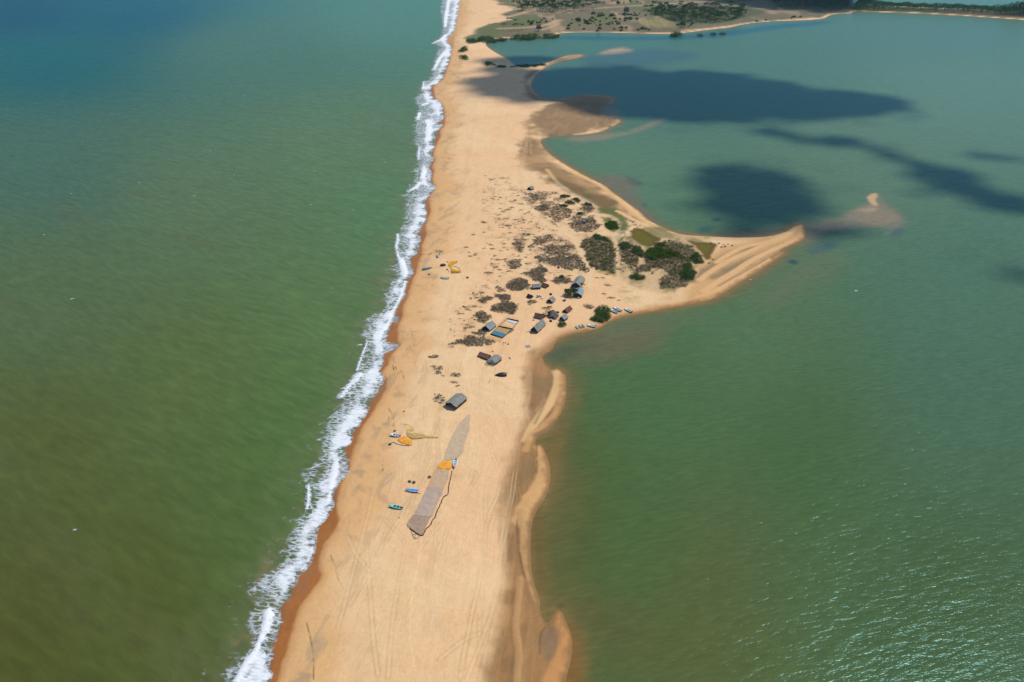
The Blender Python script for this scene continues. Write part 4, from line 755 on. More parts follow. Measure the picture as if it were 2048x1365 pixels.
# ------------------------------------------------------------------ scrub, bushes and mangroves
for (kind, lab, px, cov, h), w, ra in zip(VEG, SCRUB, RAG):
    lo, hi = w.min(0), w.max(0); ym = w[:, 1].mean(); area = .5*abs(np.sum(w[:, 0]*np.roll(w[:, 1], -1)-np.roll(w[:, 0], -1)*w[:, 1]))
    far = max(1., ym/520)
    pe = lambda q: edge_d(w, q)*np.where(in_poly(w, q), 1, -1)+(fbm(q[:, 0], q[:, 1], 6.5, 4, 77)-.5)*2*ra
    if kind == 'scrub':
        big = h >= 1.5; n = int(np.prod(hi-lo+6)*(.62 if big else .8)); q = RNG.uniform(lo-3, hi+3, (n, 2)); de = pe(q); nz = fbm(q[:, 0], q[:, 1], 4.5, 3, 71)
        q = q[(de > -.5) & (nz > .30+(1-cov)*.42-.16*(de > 2))]
        if not len(q): q = w.mean(0)[None]
        k = len(q); rad = RNG.uniform(.55, 1.25 if big else 1.0, k)*(1.15 if big else 1); hg = RNG.uniform(.45, 1.1, k)*min(h, 1.5)*(.8 if big else 1)+.12
        pts, tn = clumps(q, rad, hg, 26 if big else 20, np.clip(.5+(fbm(q[:, 0], q[:, 1], 9, 3, 78)-.5)*2.2+RNG.normal(0, .22, k), 0, 1))
        me = leaf_mesh('scrub_patch', pts, .24, L_OLIVE if h >= 1.5 else L_SCRUB, .4, w, tn); nm, cat = 'scrub_patch', 'scrub'
    else:
        sc_ = max(1., far*.8); n = int(np.prod(hi-lo+3)*(.55 if kind == 'bush' else .3)/sc_**2)+3; q = RNG.uniform(lo-1, hi+1, (n, 2)); de = pe(q)+(0 if kind == 'bush' else 1); q, de = q[de > .1], de[de > .1]
        if not len(q): q = w.mean(0)[None]; de = np.ones(1)
        k = len(q); rad = RNG.uniform(.8, 1.7, k)*sc_*min(1.2, .5+h/4); hg = h*RNG.uniform(.6, 1.15, k)*np.sqrt(np.clip((de+.8)/max(1.5, h*.6), .12, 1))
        pts, tn = clumps(q, rad, hg, 70, np.clip(RNG.normal(.5, .25, k), 0, 1), .25)
        me = leaf_mesh('b', pts, .26*sc_, {'bush': L_VIVID if 'right green hedge' in lab or 'vivid' in lab else L_GREEN, 'mangrove': L_MANG}[kind], .25, None, tn)
        nm, cat = ('green_bush', 'bush') if kind == 'bush' else ('mangrove_bush', 'mangrove')
    if not len(q): continue
    c = w.mean(0); b = (c[0], c[1], float(gz(c[None])[0])); origin(me, b); me.name = nm
    if kind == 'scrub': o = tag(link(nm, me, None, b), lab, cat)
    else:
        o = tag(empty(nm, b), lab, cat); link('foliage', me, o)
        mb = MB(); 
        for k in range(4):
            a = k*1.6; mb.tube([(math.cos(a)*.1, math.sin(a)*.1, -.3), (math.cos(a)*.4*h*.3, math.sin(a)*.4*h*.3, h*.35), (math.cos(a)*.4*h, math.sin(a)*.4*h, h*.6)], [.12*h/3, .09*h/3, .04*h/3], 5)
        mb.build('stem', M_BARK, o)
# low creeping cover between the patches: nobody could count it
q = RNG.uniform(fld.min(0)-5, fld.max(0)+25, (24000, 2)); dn = np.zeros(len(q), bool)
for s_ in thk: dn |= in_poly(s_, q)
nz = fbm(q[:, 0], q[:, 1], 7, 3, 31)*.5+fbm(q[:, 0], q[:, 1], 3, 3, 32)*.5; n6_ = fbm(q[:, 0], q[:, 1], 6, 4, 33); q = q[(in_poly(fld, q) & (nz > .60) & (RNG.random(len(q)) < .5)) | (dn & (n6_ > .485))]
rut = np.concatenate([line(s_, ZT3) for s_ in ("1250,1365 1240,1150 1150,960 1080,830 980,750 850,680 680,580 560,480 490,400", "1570,1330 1570,1200 1555,1000 1550,820", "1550,820 1600,700 1590,600 1480,530 1370,530", "1905,960 1850,1060 1780,1160", "1560,820 1650,700 1760,620", "480,1190 495,1050 510,950 570,820 700,740 850,730 1000,750", "1550,820 1420,700 1340,580 1320,450 1200,370 1000,260 860,160", "1100,780 1250,760 1400,720", "1000,700 1030,560 1060,480")])
rut = np.concatenate([rut[:-1]*(1-f)+rut[1:]*f for f in (0, .25, .5, .75)]); keep_ = np.array([((rut-a)**2).sum(1).min() > 6.5 for a in q]); q = q[keep_]
k = len(q); pts, tn = clumps(q, RNG.uniform(.4, .95, k), RNG.uniform(.2, .6, k), 16, np.clip(.5+(fbm(q[:, 0], q[:, 1], 12, 3, 79)-.5)*2.4+RNG.normal(0, .2, k), 0, 1))
me = leaf_mesh('creeper_ground_cover', pts, .23, L_SCRUB, .45, None, tn); b = (*fld.mean(0), 0.); origin(me, b)
tag(link('creeper_ground_cover', me, None, b), "thin dry creeper scattered over the low dunes round the village", None, None, 'stuff')
# small tufts on the open sand
def tuft_me(n, r, h, m, sz):
    q = np.clip(RNG.normal(size=(n, 2)), -1.5, 1.5)*np.array([r, r*.6]); return leaf_mesh('creeper_tuft', np.column_stack([q, RNG.random(n)*h*np.exp(-(q**2).sum(1)/r**2)]), sz, m, .5, np.array([(math.cos(a)*r*1.5, math.sin(a)*r*.9) for a in np.arange(0, 6.2, .9)]))
TM = [tuft_me(60, .9, .6, L_SCRUB, .26), tuft_me(40, .7, .5, L_SCRUB, .25), tuft_me(90, 1.3, .6, L_SCRUB, .27), tuft_me(50, 1., .6, L_OLIVE, .25)]
tufts = "971,352 980,358 984,360 992,369 966,379 1007,378 985,397 991,394 988,400 1003,408 1029,402 1031,400 1000,418 1010,410 1017,420 1024,416 995,431 1000,430 1040,443 1048,441 1062,444 1006,456 1015,452 1046,462 966,444 969,465 981,490 985,498 983,518 1000,540 977,546 982,547 1000,553 1022,528 1030,525 1018,543 933,495 938,505 952,508 951,511 941,513 958,517 968,497 983,499 974,487 990,512 996,520 1011,519 984,527 948,470 968,446 955,596 963,586 930,615 936,620 926,628 918,628 1130,558 1139,552 1083,598 1096,602 950,640 940,655 934,650 945,665 958,668 868,733 878,747 886,752 905,748 908,765 916,772 882,806 886,800 874,797 872,803 1206,556 1215,549 1216,571 1194,556 1208,588 1238,601 1222,596 1066,470 1060,500 1052,515 1040,520 1015,500 1008,488 1030,480 1020,466 1050,428 1030,440 1070,402 1012,395 1044,408 1036,392"
for i, s in enumerate(tufts.split()):
    px_, py_ = [float(v) for v in s.split(',')]; p = on(px_, py_); o = link('creeper_tuft', TM[i % 4], None, p, random.uniform(-.5, .5)); f = random.uniform(.7, 1.5); o.scale = (f*1.2, f, f)
    tag(o, "small dry creeper tuft on the bare sand around the village", "tuft", "creeper tufts on the sand")
for s in "1261,443 1265,446 1269,451 1275,454 1280,452 1267,444 1272,450 1438,488 1443,495 1447,490 1450,494 1456,489 1464,492 1421,487 1426,520 1418,527".split():
    px_, py_ = [float(v) for v in s.split(',')]; p = on(px_, py_); o = link('low_shrub', TM[3], None, p, random.uniform(0, 3)); f = random.uniform(.7, 1.2); o.scale = (f, f, f*1.8)
    tag(o, "low dark shrub on the sand ridge beside the green marsh", "shrub", "dark shrubs on the sand ridges")

# ------------------------------------------------------------------ palms
def frond(L, droop, m, n=5, wid=.34, name='frond'):
    V = []; Fq = []
    for sgn in (-1, 1):
        for i in range(9):
            s = .12+i*.098; x, z = L*s*(1-.12*s), L*(.32*s-droop*s*s); ln = wid*L*(1-.75*abs(s-.45))*.62; o = len(V)
            V += [(x, 0, z), (x+.07*L, 0, z+.005*L), (x+.17*L, sgn*ln, z-.10*L), (x+.13*L, sgn*ln*.9, z-.12*L)]; Fq.append((o, o+1, o+2, o+3))
    return np.array(V), np.array(Fq)
def palm_parts(h, nf, L, lean, seed, drp=.75):
    r = random.Random(seed); mb = MB(); top = (lean*h*.25, lean*h*.1, h)
    mb.tube([(0, 0, -.4), (lean*h*.02, 0, h*.35), (lean*h*.1, lean*h*.04, h*.7), top], [.2+h*.008, .15+h*.004, .13, .12], 6)
    V = []; Fq = []; 
    for k in range(nf):
        a = k*2.399+r.uniform(-.2, .2); e = r.uniform(-.35, .55); v, f = frond(L*r.uniform(.8, 1.1), drp*r.uniform(.6, 1.1), None)
        x = v[:, 0]*math.cos(e)-v[:, 2]*math.sin(e); z = v[:, 0]*math.sin(e)+v[:, 2]*math.cos(e)
        V.append(np.column_stack([x*math.cos(a)-v[:, 1]*math.sin(a), x*math.sin(a)+v[:, 1]*math.cos(a), z])+np.array(top)); Fq.append(f+k*len(v))
    return mb, np.concatenate(V), np.concatenate(Fq)
def crown_mesh(V, Fq, m):
    me = np_mesh('crown', V, Fq, [m]); pt_attr(me, 'rnd', np.repeat(RNG.random(len(V)//4), 4)); return me
def near_palm(px_, py_, h, nf, L, m, lab, seed, drp=.75):
    p = on(px_, py_); o = tag(empty('palm_tree', p), lab, 'palm'); mb, V, Fq = palm_parts(h, nf, L, .6, seed, drp); mb.build('trunk', M_TRUNK, o); link('crown', crown_mesh(V, Fq, m), o)
near_palm(1140, 591, 3.4, 30, 5.2, L_PALM, "spreading green palm against the side of the blue grey metal roof", 1)
near_palm(1136, 592, 2.6, 20, 3.6, L_PALMD, "low browning palm at the feet of the spreading green palm", 2)
near_palm(1091, 629, 5.0, 14, 4.0, L_PALMD, "yellowing palm rising between the long brown roof and the pyramid roof", 3)
near_palm(1162, 574, 2.6, 16, 2.6, L_PALM, "small dark palm in front of the big thatched hut", 4)
near_palm(1097, 632, 3.0, 12, 3., L_PALM, "small green palm leaning over the pyramid roofed hut", 5, .9)
# far coconut palms: a handful of shapes, copied
PV = []
for k in range(5):
    h = 8.5+k*.9; mb, V, Fq = palm_parts(h, 24, 4.6, .5-.2*k, 20+k, .8); nv = len(mb.v)
    tm_ = np.array([f for f in mb.f if len(f) == 4]); me = np_mesh('coconut_palm', np.concatenate([np.array(mb.v), V]), np.concatenate([tm_, Fq+nv]), [M_TRUNK, L_PALM], False, 4, [0]*len(tm_)+[1]*len(Fq)); pt_attr(me, 'rnd', np.concatenate([np.zeros(nv), np.repeat(RNG.random(len(V)//4), 4)])); PV.append(me)
def field(s, n, lab, grp, sc=(.85, 1.25), me_=None, name='coconut_palm', cat='palm', gap=4, kinds=None):
    w = GP([(float(a.split(',')[0]), float(a.split(',')[1])) for a in s.split()]); lo, hi = w.min(0), w.max(0); got = []
    while len(got) < n:
        # spread evenly over the ground, nearer edge a little denser
        q = RNG.uniform(lo, hi); 
        if not in_poly(w, q[None])[0] or any((q[0]-a)**2+(q[1]-b)**2 < gap*gap for a, b in got): continue
        got.append(q)
    ms = me_ or PV
    for q in got:
        o = link(name, random.choice(ms), None, (q[0], q[1], float(gz(q[None])[0])), random.uniform(0, 6.28)); f = random.uniform(*sc); o.scale = (f, f, f*random.uniform(.9, 1.15)); tag(o, lab, cat, grp)
field("1290,22 1370,19 1440,17 1490,20 1488,38 1460,46 1430,48 1380,50 1345,46 1310,34", 160, "coconut palm in the dense green grove by the far lagoon shore", "palms of the dense grove", (1.0, 1.4))
field("1020,16 1110,12 1200,16 1190,24 1110,28 1040,26", 92, "thin coconut palm in the sparse plantation on the far plain", "palms of the sparse plantation", (1.05, 1.4))
field("1060,4 1140,-6 1260,-2 1240,10 1120,12", 38, "small distant palm at the very top of the plain", "palms at the top of the plain", (1., 1.4))
for s in "1007,59 1028,62 1034,60 1043,62 1015,46 1022,48 1030,50".split():
    a, b = [float(v) for v in s.split(',')]; o = link('coconut_palm', random.choice(PV), None, on(a, b), random.uniform(0, 6)); tag(o, "lone palm on the sand left of the mangrove hedge", "palm", "palms near the mangrove hedge")
def blob(n, r, h, m, sz):
    q = RNG.normal(size=(n, 3)); q /= np.linalg.norm(q, axis=1)[:, None]; q *= RNG.uniform(.55, 1., (n, 1))*(1+.35*(fbm(q[:, :1]*3+9, q[:, 1:2]*3+q[:, 2:]*2, 1, 2, 81)-.5)*2); q[:, 2] = np.abs(q[:, 2]+.25); return leaf_mesh('plain_bush', q*np.array([r, r, h]), sz, m, .1)
BB = [blob(260, 3., 2.6, L_MANG, .55), blob(200, 2.2, 2., L_FAR, .5), blob(320, 4., 3.4, L_FAR, .6), blob(200, 2.6, 1.8, L_GREEN, .5)]
for s, n in (("1120,46 1180,36 1280,34 1290,44 1240,52 1140,56", 46), ("1040,44 1110,38 1110,46 1060,54", 16), ("1180,30 1290,26 1300,34 1200,36", 26), ("1180,8 1290,0 1330,6 1260,12", 18), ("1130,60 1280,58 1320,64 1180,64", 14), ("1490,46 1600,34 1620,36 1520,44", 7), ("1340,52 1400,50 1420,54 1370,60", 10)):
    field(s, n, "dark bush scattered on the dry plain beyond the lagoon", "bushes on the far plain", (.6, 1.5), BB, 'plain_bush', 'bush', 5)
for a, b, lab, f in ((1077, 63, "tall dark tree standing at the end of the far beach lane", 2.0), (1252, 28, "tall dark tree in the middle of the far plain", 2.2), (1055, 16, "broad dark tree among the sparse palms", 2.2), (1198, 62, "small twin tree on the far bank of the lagoon", 1.3), (1365, 56, "dark bush at the near corner of the palm grove", 1.9)):
    p = on(a, b); o = tag(empty('broad_tree', p), lab, 'tree'); me = BB[2].copy(); c = link('crown', me, o, (0, 0, 2.2*f)); c.scale = (f*.75, f*.75, f*1.2); MB().tube([(0, 0, -.5), (.1, 0, 2*f), (.3, .1, 4*f)], [.3*f, .22*f, .1*f], 6).build('trunk', M_BARK, o)
# the far wood along the top and the tree line across the lagoon read as one mass
def wood(s, n, hgt, lab, name, m=L_FAR, sz=1.5):
    w = GP([(float(a.split(',')[0]), float(a.split(',')[1])) for a in s.split()]); lo, hi = w.min(0), w.max(0); q = RNG.uniform(lo, hi, (n*6, 2)); q = q[in_poly(w, q)][:n]
    nb = fbm(q[:, 0], q[:, 1], 16, 3, 91); de = edge_d(w, q); top = hgt*(.45+.9*nb)*np.clip(de/9+.35, .3, 1); u = RNG.random(len(q)); z = np.maximum(gz(q), 0)+top*np.where(u < .5, 1-.15*RNG.random(len(q)), u)
    me = leaf_mesh(name, np.column_stack([q, z]), sz, m, .1); b = (*w.mean(0), 0.); origin(me, b); tag(link(name, me, None, b), lab, None, None, 'stuff')
wood("1703,24 1741,23 1829,24 1917,28.5 1990,33 2048,36.5 2300,56 2300,36 2100,27 1990,23 1882,20 1770,15 1712,10", 42000, 13, "dense green tree line along the far spit between the lagoon and the water beyond", 'tree_line', L_MANG, 1.35)
wood("1985,30 2030,28 2060,26 2120,28 2120,38 2050,34", 7000, 24, "taller wood at the right end of the far tree line", 'tall_wood', L_MANG, 1.6)
wood("1555,12 1600,14 1660,20 1695,18 1705,6 1700,-6 1640,-20 1540,-16 1520,-2", 26000, 15, "dark far-off wood in cloud shadow at the top of the plain", 'far_wood', L_FAR, 1.6)
wood("1545,24 1600,22 1650,24 1690,22 1660,16 1600,13 1550,15", 1600, 9, "thin dark trees scattered below the far wood", 'thin_wood', L_FAR, 1.2)
wood("1420,2 1500,4 1530,-4 1500,-20 1420,-12", 9000, 11, "dark wood at the top edge left of the far wood", 'upper_wood', L_FAR, 1.5)

grove = GP([(1285, 22), (1370, 18), (1440, 16), (1495, 20), (1490, 36), (1460, 45), (1430, 48), (1380, 50), (1342, 45), (1308, 34)]); lo, hi = grove.min(0), grove.max(0); q = RNG.uniform(lo, hi, (16000, 2)); q = q[in_poly(grove, q)]; q = q[fbm(q[:, 0], q[:, 1], 20, 3, 97) > .42]
me = leaf_mesh('grove_undergrowth', np.column_stack([q, gz(q)+RNG.random(len(q))**1.5*3.2]), 1.1, L_MANG, .2); b = (*grove.mean(0), 0.); origin(me, b); tag(link('grove_undergrowth', me, None, b), "green undergrowth below the palms of the dense grove", None, None, 'stuff')
# ------------------------------------------------------------------ huts
M_GREY = mat("weathered_thatch", alb(158, 157, 148), .9, .25, 1.1, .05, (1, 4, 1), alb(100, 97, 90))
M_SILVER = mat("weathered_sheet", alb(148, 154, 152), .7, .22, .8, .03, (1, 5, 1), alb(104, 108, 108))
M_BLUEGREY = mat("blue_grey_sheet", alb(142, 160, 164), .65, .18, .7, .02, (1, 6, 1), alb(104, 120, 126))
M_BROWN = mat("brown_thatch", alb(128, 88, 70), .95, .3, 1.2, .06, (1, 4, 1), alb(86, 60, 50))
M_DUN = mat("dun_thatch", alb(132, 118, 102), .95, .28, 1.4, .06, (1, 4, 1), alb(92, 80, 70))
M_WALL = mat("plank_wall", alb(96, 78, 62), .9, .3, 1.5, .02, (4, 1, 1))
M_POST = mat("pole_wood", alb(92, 76, 62), .9, .25, 3)
M_BLACK = mat("black_tarp", alb(34, 36, 40), .5, .3, 1.2, .05)
M_NAVY = mat("navy_tarp", alb(38, 44, 82), .5, .25, 1.5, .04)
def rect_uv(p0, p1): 
    d = p1-p0; L = float(np.hypot(*d)); return d/L, L
def hut(name, lab, ra, rb, hw, rh, eh, roof, walls=True, thick=.14, over=.35, cat='hut', asym=1., gable=True, ragged=0, left=1.):
    """gabled hut: ridge ends read from the photo, half width, ridge and eave heights"""
    base = on(*ra)[2]; A, B = G(*ra, base+rh), G(*rb, base+rh); u, L = rect_uv(A, B); c = (A+B)/2; rz = math.atan2(u[1], u[0]); zb = float(gz(c[None])[0])
    o = tag(empty(name, (c[0], c[1], zb), rz), lab, cat); hl = L/2; r = random.Random(lab)
    for side in (1, -1):
        k = hw*(asym if side > 0 else left); e = eh
        # roof slope as overlapping courses, a little uneven
        mb = MB(); nC = 5; nX = max(3, int(L/1.6))
        for i in range(nC):
            f0, f1 = i/nC, (i+1.12)/nC
            for j in range(nX):
                x0, x1 = -hl+j*L/nX, -hl+(j+1.04)*L/nX
                y0, y1 = f0*k, min(f1, 1.06)*k; z0, z1 = rh-(rh-e)*f0+.05, rh-(rh-e)*min(f1, 1.06)+.05
                jt = r.uniform(-.03, .05); dx = r.uniform(-.05, .05)
                if i == nC-1: y1 += r.uniform(-.1, .22); 
                mb.slab([(x0+dx, side*y0, z0+jt), (x1+dx, side*y0, z0+jt), (x1+dx, side*y1, z1+jt+.02), (x0+dx, side*y1, z1+jt+.02)], thick+.02*i)
        mb.build('roof_slope', roof, o)
    MB().tube([(-hl-.1, 0, rh+.1), (0, 0, rh+.04), (hl+.1, 0, rh+.1)], [.16, .15, .16], 6).build('ridge_cap', roof, o)
    if walls:
        k = hw-.4*min(1, hw/3)
        for side in (1, -1):
            kk = k*(asym if side > 0 else left); zt = max(.3, rh-(rh-eh)*(kk/(hw*(asym if side > 0 else left)))-.25)
            MB().box((0, side*kk, zt/2-.1), (L-.7, .08, zt+.2)).build('side_wall', M_WALL, o)
        k2 = k*asym; k1 = k*left
        MB().add([(hl-.35, -k1, -.2), (hl-.35, k2, -.2), (hl-.35, k2, max(.3, eh-.1)), (hl-.35, 0, rh-.25), (hl-.35, -k1, max(.3, eh-.1)), (hl-.43, -k1, -.2), (hl-.43, k2, -.2), (hl-.43, k2, max(.3, eh-.1)), (hl-.43, 0, rh-.25), (hl-.43, -k1, max(.3, eh-.1))],
                 [(0, 1, 2, 3, 4), (9, 8, 7, 6, 5), (0, 4, 9, 5), (4, 3, 8, 9), (3, 2, 7, 8), (2, 1, 6, 7), (1, 0, 5, 6)]).build('back_wall', M_WALL, o)
        for y, hgt in ((-k1+.2, eh), (0., rh), (k2-.2, eh), (-k1*.5, (rh+eh)/2), (k2*.5, (rh+eh)/2)):
            MB().tube([(-hl+.3, y, -.3), (-hl+.3, y, hgt-.2)], .08, 6).build('post', M_POST, o)
    if ragged:
        for i in range(ragged):
            x = -hl-.2+r.uniform(-.5, .4); y = -hw*left+(hw*(left+asym))*i/ragged; zt = rh-(rh-eh)*abs(y)/hw; ln = r.uniform(1., 2.6)
            MB().slab([(x, y, zt+.2), (x-ln, y+r.uniform(-.3, .3), zt-.4*ln), (x-ln, y+.28, zt-.4*ln), (x, y+.3, zt+.2)], .05).build('loose_plank', roof, o)
    return o
hut('gabled_shed', "lone grey thatched shed above the long spread net", (901, 806), (924, 787), 4.2, 3.8, 2.0, M_GREY, left=.9)
hut('gabled_shed', "long grey shed with a steep roof nearest the lagoon", (1068, 653.5), (1085, 637.5), 2.9, 4.6, 1.3, M_GREY)
hut('gabled_shed', "small grey shed just left of the net drying pen", (971.5, 652.5), (985, 642), 3.3, 3.6, 1.2, M_SILVER)
hut('thatched_hut', "big pale thatched hut at the top right of the village", (1152, 566), (1162, 550.5), 3.6, 4.2, 1.7, M_GREY)
hut('metal_roof_house', "blue grey metal roofed house beside the spreading palm", (1155.5, 586.5), (1160, 574.5), 3.3, 3.7, 1.9, M_BLUEGREY)
hut('small_hut', "small grey hut between the white car and the metal roofed house", (1099, 599), (1106, 592.5), 2.5, 3.0, 1.1, M_GREY)
hut('open_front_shed', "low grey shed with a dark open front at the top of the village", (1064, 569.5), (1081, 568), 2.3, 3.2, 1.6, M_SILVER)
hut('small_hut', "small brown hut leaning against the open fronted grey shed", (1084.5, 566), (1096, 569.5), 2.3, 2.6, .8, M_BROWN)
hut('small_hut', "brown thatched hut alone in the middle of the sandy square", (1130, 619.5), (1140, 611.5), 2.3, 2.6, .5, M_BROWN)
hut('long_hut', "long reddish brown hut left of the pyramid roof", (1070, 626), (1089, 629.5), 2.6, 2.9, .8, M_BROWN)
hut('small_hut', "small grey hut with a dark front right of the pyramid roof", (1123.5, 634), (1132, 628), 2.2, 3.0, 1.5, M_SILVER)
hut('lean_to', "flat brown lean-to roof joined to the ragged grey hut", (959.5, 704.5), (981, 711.5), 3., 2.4, 1.2, M_BROWN, left=1.0, asym=.35)
hut('ragged_hut', "ragged grey plank hut with loose boards sticking out", (983, 720), (996, 709.5), 3.2, 3.3, 2.0, M_GREY, ragged=16, over=.1)
hut('beach_shelter', "tiny thatched shelter alone at the far end of the dune field", (1058.5, 374.2), (1064.5, 371.5), 2.6, 3.2, 1.3, M_GREY)
hut('beach_shelter', "small pale blue roofed shelter inside a grey scrub patch", (1167, 439), (1173, 440.5), 2.3, 2.6, 1.2, M_BLUEGREY)
hut('dark_shelter', "low dark tarpaulin shelter left of the white car", (1055.5, 587.5), (1064.5, 590.5), 1.9, 2.2, .8, M_BLACK)
# pyramid roof hut
p = on(1105.6, 632); o = tag(empty('pyramid_hut', p, .3), "dun pyramid roofed hut with a navy awning in the middle cluster", "hut")
r = random.Random(4)
for k in range(4):
    a0, a1 = k*math.pi/2+.78, (k+1)*math.pi/2+.78; mb = MB()
    for i in range(6):
        f0, f1 = i/6, min(1.03, (i+1.15)/6); R0, R1 = 4.6*f0, 4.6*f1; z0, z1 = 4.9-3.4*f0, 4.9-3.4*f1
        mb.slab([(R0*math.cos(a0), R0*math.sin(a0), z0), (R0*math.cos(a1)+.01, R0*math.sin(a1), z0), (R1*math.cos(a1), R1*math.sin(a1), z1+r.uniform(0, .06)), (R1*math.cos(a0), R1*math.sin(a0), z1+r.uniform(0, .06))], .1+.015*i) if i else mb.add([(0, 0, 4.95), (R1*math.cos(a0), R1*math.sin(a0), z1), (R1*math.cos(a1), R1*math.sin(a1), z1)], [(0, 1, 2)])
    mb.build('roof_slope', M_DUN, o)
for sx, sy in ((1, 1), (1, -1), (-1, 1), (-1, -1)): MB().tube([(sx*2.7, sy*2.7, -.3), (sx*2.7, sy*2.7, 1.7)], .09, 6).build('post', M_POST, o)
for sx, sy, d in ((2.6, 0, (.08, 5, 1.7)), (0, 2.6, (5, .08, 1.7)), (-2.6, 0, (.08, 5, 1.7))): MB().box((sx, sy, .8), d).build('wall', M_WALL, o)
MB().slab([(-1.2, -3.2, 1.7), (2.0, -3.3, 1.7), (2.2, -5.4, 1.2), (-1.0, -5.3, 1.15)], .05).build('awning', M_NAVY, o)
for x in (-.9, 2.): MB().tube([(x, -5.2, -.2), (x, -5.2, 1.15)], .05, 5).build('awning_pole', M_POST, o)
# dark tarpaulin shelter, pointed at the left
p = on(1002.5, 751); o = tag(empty('tarp_shelter', p, .1), "low black tarpaulin shelter with a pointed left end below the ragged hut", "shelter")
bm = MB(); ring = []
secs = [(-4.2, .1, .15), (-3., 1., .9), (-1.4, 1.7, 1.5), (.6, 2.1, 1.8), (2.4, 1.9, 1.6), (3.2, 1.4, 1.1)]
V = [(x, w*math.cos(a)+.05*math.sin(7*x+a*5), max(-.1, h*math.sin(a)+.08*math.sin(5*x+9*a))) for x, w, h in secs for a in [math.pi*i/8 for i in range(9)]]
bm.add(V, [(i*9+k, i*9+k+1, (i+1)*9+k+1, (i+1)*9+k) for i in range(5) for k in range(8)]+[tuple(range(45, 54))]).build('tarpaulin', M_BLACK, o)
for k in range(5): MB().tube([(3.1, -1.3+k*.6, -.2), (3.4+.2*(k % 2), -1.35+k*.62, .9+.5*math.sin(k*.8))], .07, 5).build('pole', M_POST, o)
for a, b, lab in ((1117, 536, "black tarpaulin heap inside the wide grey scrub mat"), (1193.5, 539, "black tarpaulin heap at the foot of the olive scrub wedge"), (1115, 626, "dark covered heap right of the pyramid roof"), (1114.5, 632, "dark upright bundle against the pyramid roofed hut"), (1101.5, 589.5, "dark bundle behind the small grey hut beside the white car"), (1101.5, 643, "dark covered barrel heap below the pyramid roofed hut")):
    p = on(a, b); v = IV*np.array([1.3, 1., .95])*(1+.25*(fbm(IV[:, 0]*2+a, IV[:, 1]*2+IV[:, 2]*3, 1, 2, 3)-.5)[:, None]); v[:, 2] = np.maximum(v[:, 2]+.3, -.1)
    tag(link('covered_heap', np_mesh('covered_heap', v, IF, [M_BLACK], True, 3), None, p, a), lab, 'heap')

# ------------------------------------------------------------------ net drying pen
M_NETD = mat("dark_net", alb(74, 66, 62), .95, .3, 2); M_TEAL = mat("teal_tarp", alb(56, 122, 140), .5, .2, .8, .03); M_OCHRE = mat("ochre_net", alb(190, 146, 84), .95, .2, .8)
M_TAN = mat("tan_net", alb(216, 168, 104), .95, .15, .8); M_WHITE = mat("white_sheet", alb(222, 218, 222), .8, .12, 1.2, .03); M_GREEN = mat("green_net", alb(110, 130, 116), .9, .2, 1)
fl_, fr2, ml, mr, bl, br = [on(a, b) for a, b in ((981, 669.5), (1005, 677.5), (997, 653.6), (1024.4, 660), (1014.7, 638.6), (1037.6, 644))]
base = on(1009, 657); o = tag(empty('net_drying_pen', base), "pole fenced net drying pen in the middle of the village", "pen")
def wall(p, q, h, m, nm='net_wall', th=.12):
    d = (q-p)[:2]; L = float(np.hypot(*d)); c = (p+q)/2-base; MB().box((c[0], c[1], h/2+.05), (L, th, h), math.atan2(d[1], d[0])).build(nm, m, o)
wall(fl_, fr2, .9, M_NETD); wall(ml, mr, .9, M_NETD); wall(bl, br, .8, M_NETD); wall(fl_, ml, .35, M_POST, 'side_rail', .1); wall(fr2, mr, .5, M_NETD); wall(ml, bl, .35, M_POST, 'side_rail', .1); wall(mr, br, .3, M_POST, 'side_rail', .1)
for p, q, n, hgt in ((fl_, fr2, 5, 1.4), (ml, mr, 8, 2.4), (bl, br, 7, 2.6), (fl_, ml, 6, 2.2), (ml, bl, 7, 2.4), (mr, br, 6, 1.6)):
    for k in range(n):
        c = p+(q-p)*(k+.2)/n-base; MB().tube([(c[0], c[1], -.3), (c[0]+random.uniform(-.1, .1), c[1], hgt*random.uniform(.75, 1.15))], .075, 5).build('post', M_POST, o)
def sheet(name, lab, cat, pts, m, st=.5, lift=.08, wr=.1, group=None, parent=None, base=None, world=None):
    w = world if world is not None else np.array([on(a, b)[:2] for a, b in pts]); c = w.mean(0); lo, hi = w.min(0), w.max(0)
    # aligned with its longest side
    e = np.roll(w, -1, 0)-w; k = np.argmax(np.hypot(*e.T)); a = math.atan2(e[k][1], e[k][0]); Rm = np.array([[math.cos(a), math.sin(a)], [-math.sin(a), math.cos(a)]]); wl = (w-c)@Rm.T
    lo, hi = wl.min(0), wl.max(0); gx, gy = np.arange(lo[0]-st, hi[0]+st, st), np.arange(lo[1]-st, hi[1]+st, st); GX, GY = np.meshgrid(gx, gy); q = np.column_stack([GX.ravel(), GY.ravel()])
    ins = in_poly(wl, q).reshape(GX.shape); cell = ins[:-1, :-1] & ins[1:, :-1] & ins[:-1, 1:] & ins[1:, 1:]; wq = q@Rm+c
    z = gz(wq)+lift+wr*fbm(q[:, 0], q[:, 1], 2.2, 3, 95); idx = np.arange(len(q)).reshape(GX.shape)
    Fq = np.stack([idx[:-1, :-1][cell], idx[:-1, 1:][cell], idx[1:, 1:][cell], idx[1:, :-1][cell]], 1); used = np.unique(Fq); rm = -np.ones(len(q), int); rm[used] = np.arange(len(used))
    b = np.array(base) if base is not None else np.array([c[0], c[1], float(gz(c[None])[0])])
    me = np_mesh(name, np.column_stack([wq, z])[used]-b, rm[Fq], [m], True)
    if parent: return link(name, me, parent)
    return tag(link(name, me, None, b), lab, cat, group)
lerp = lambda p, q, f: (p+(q-p)*f)[:2]
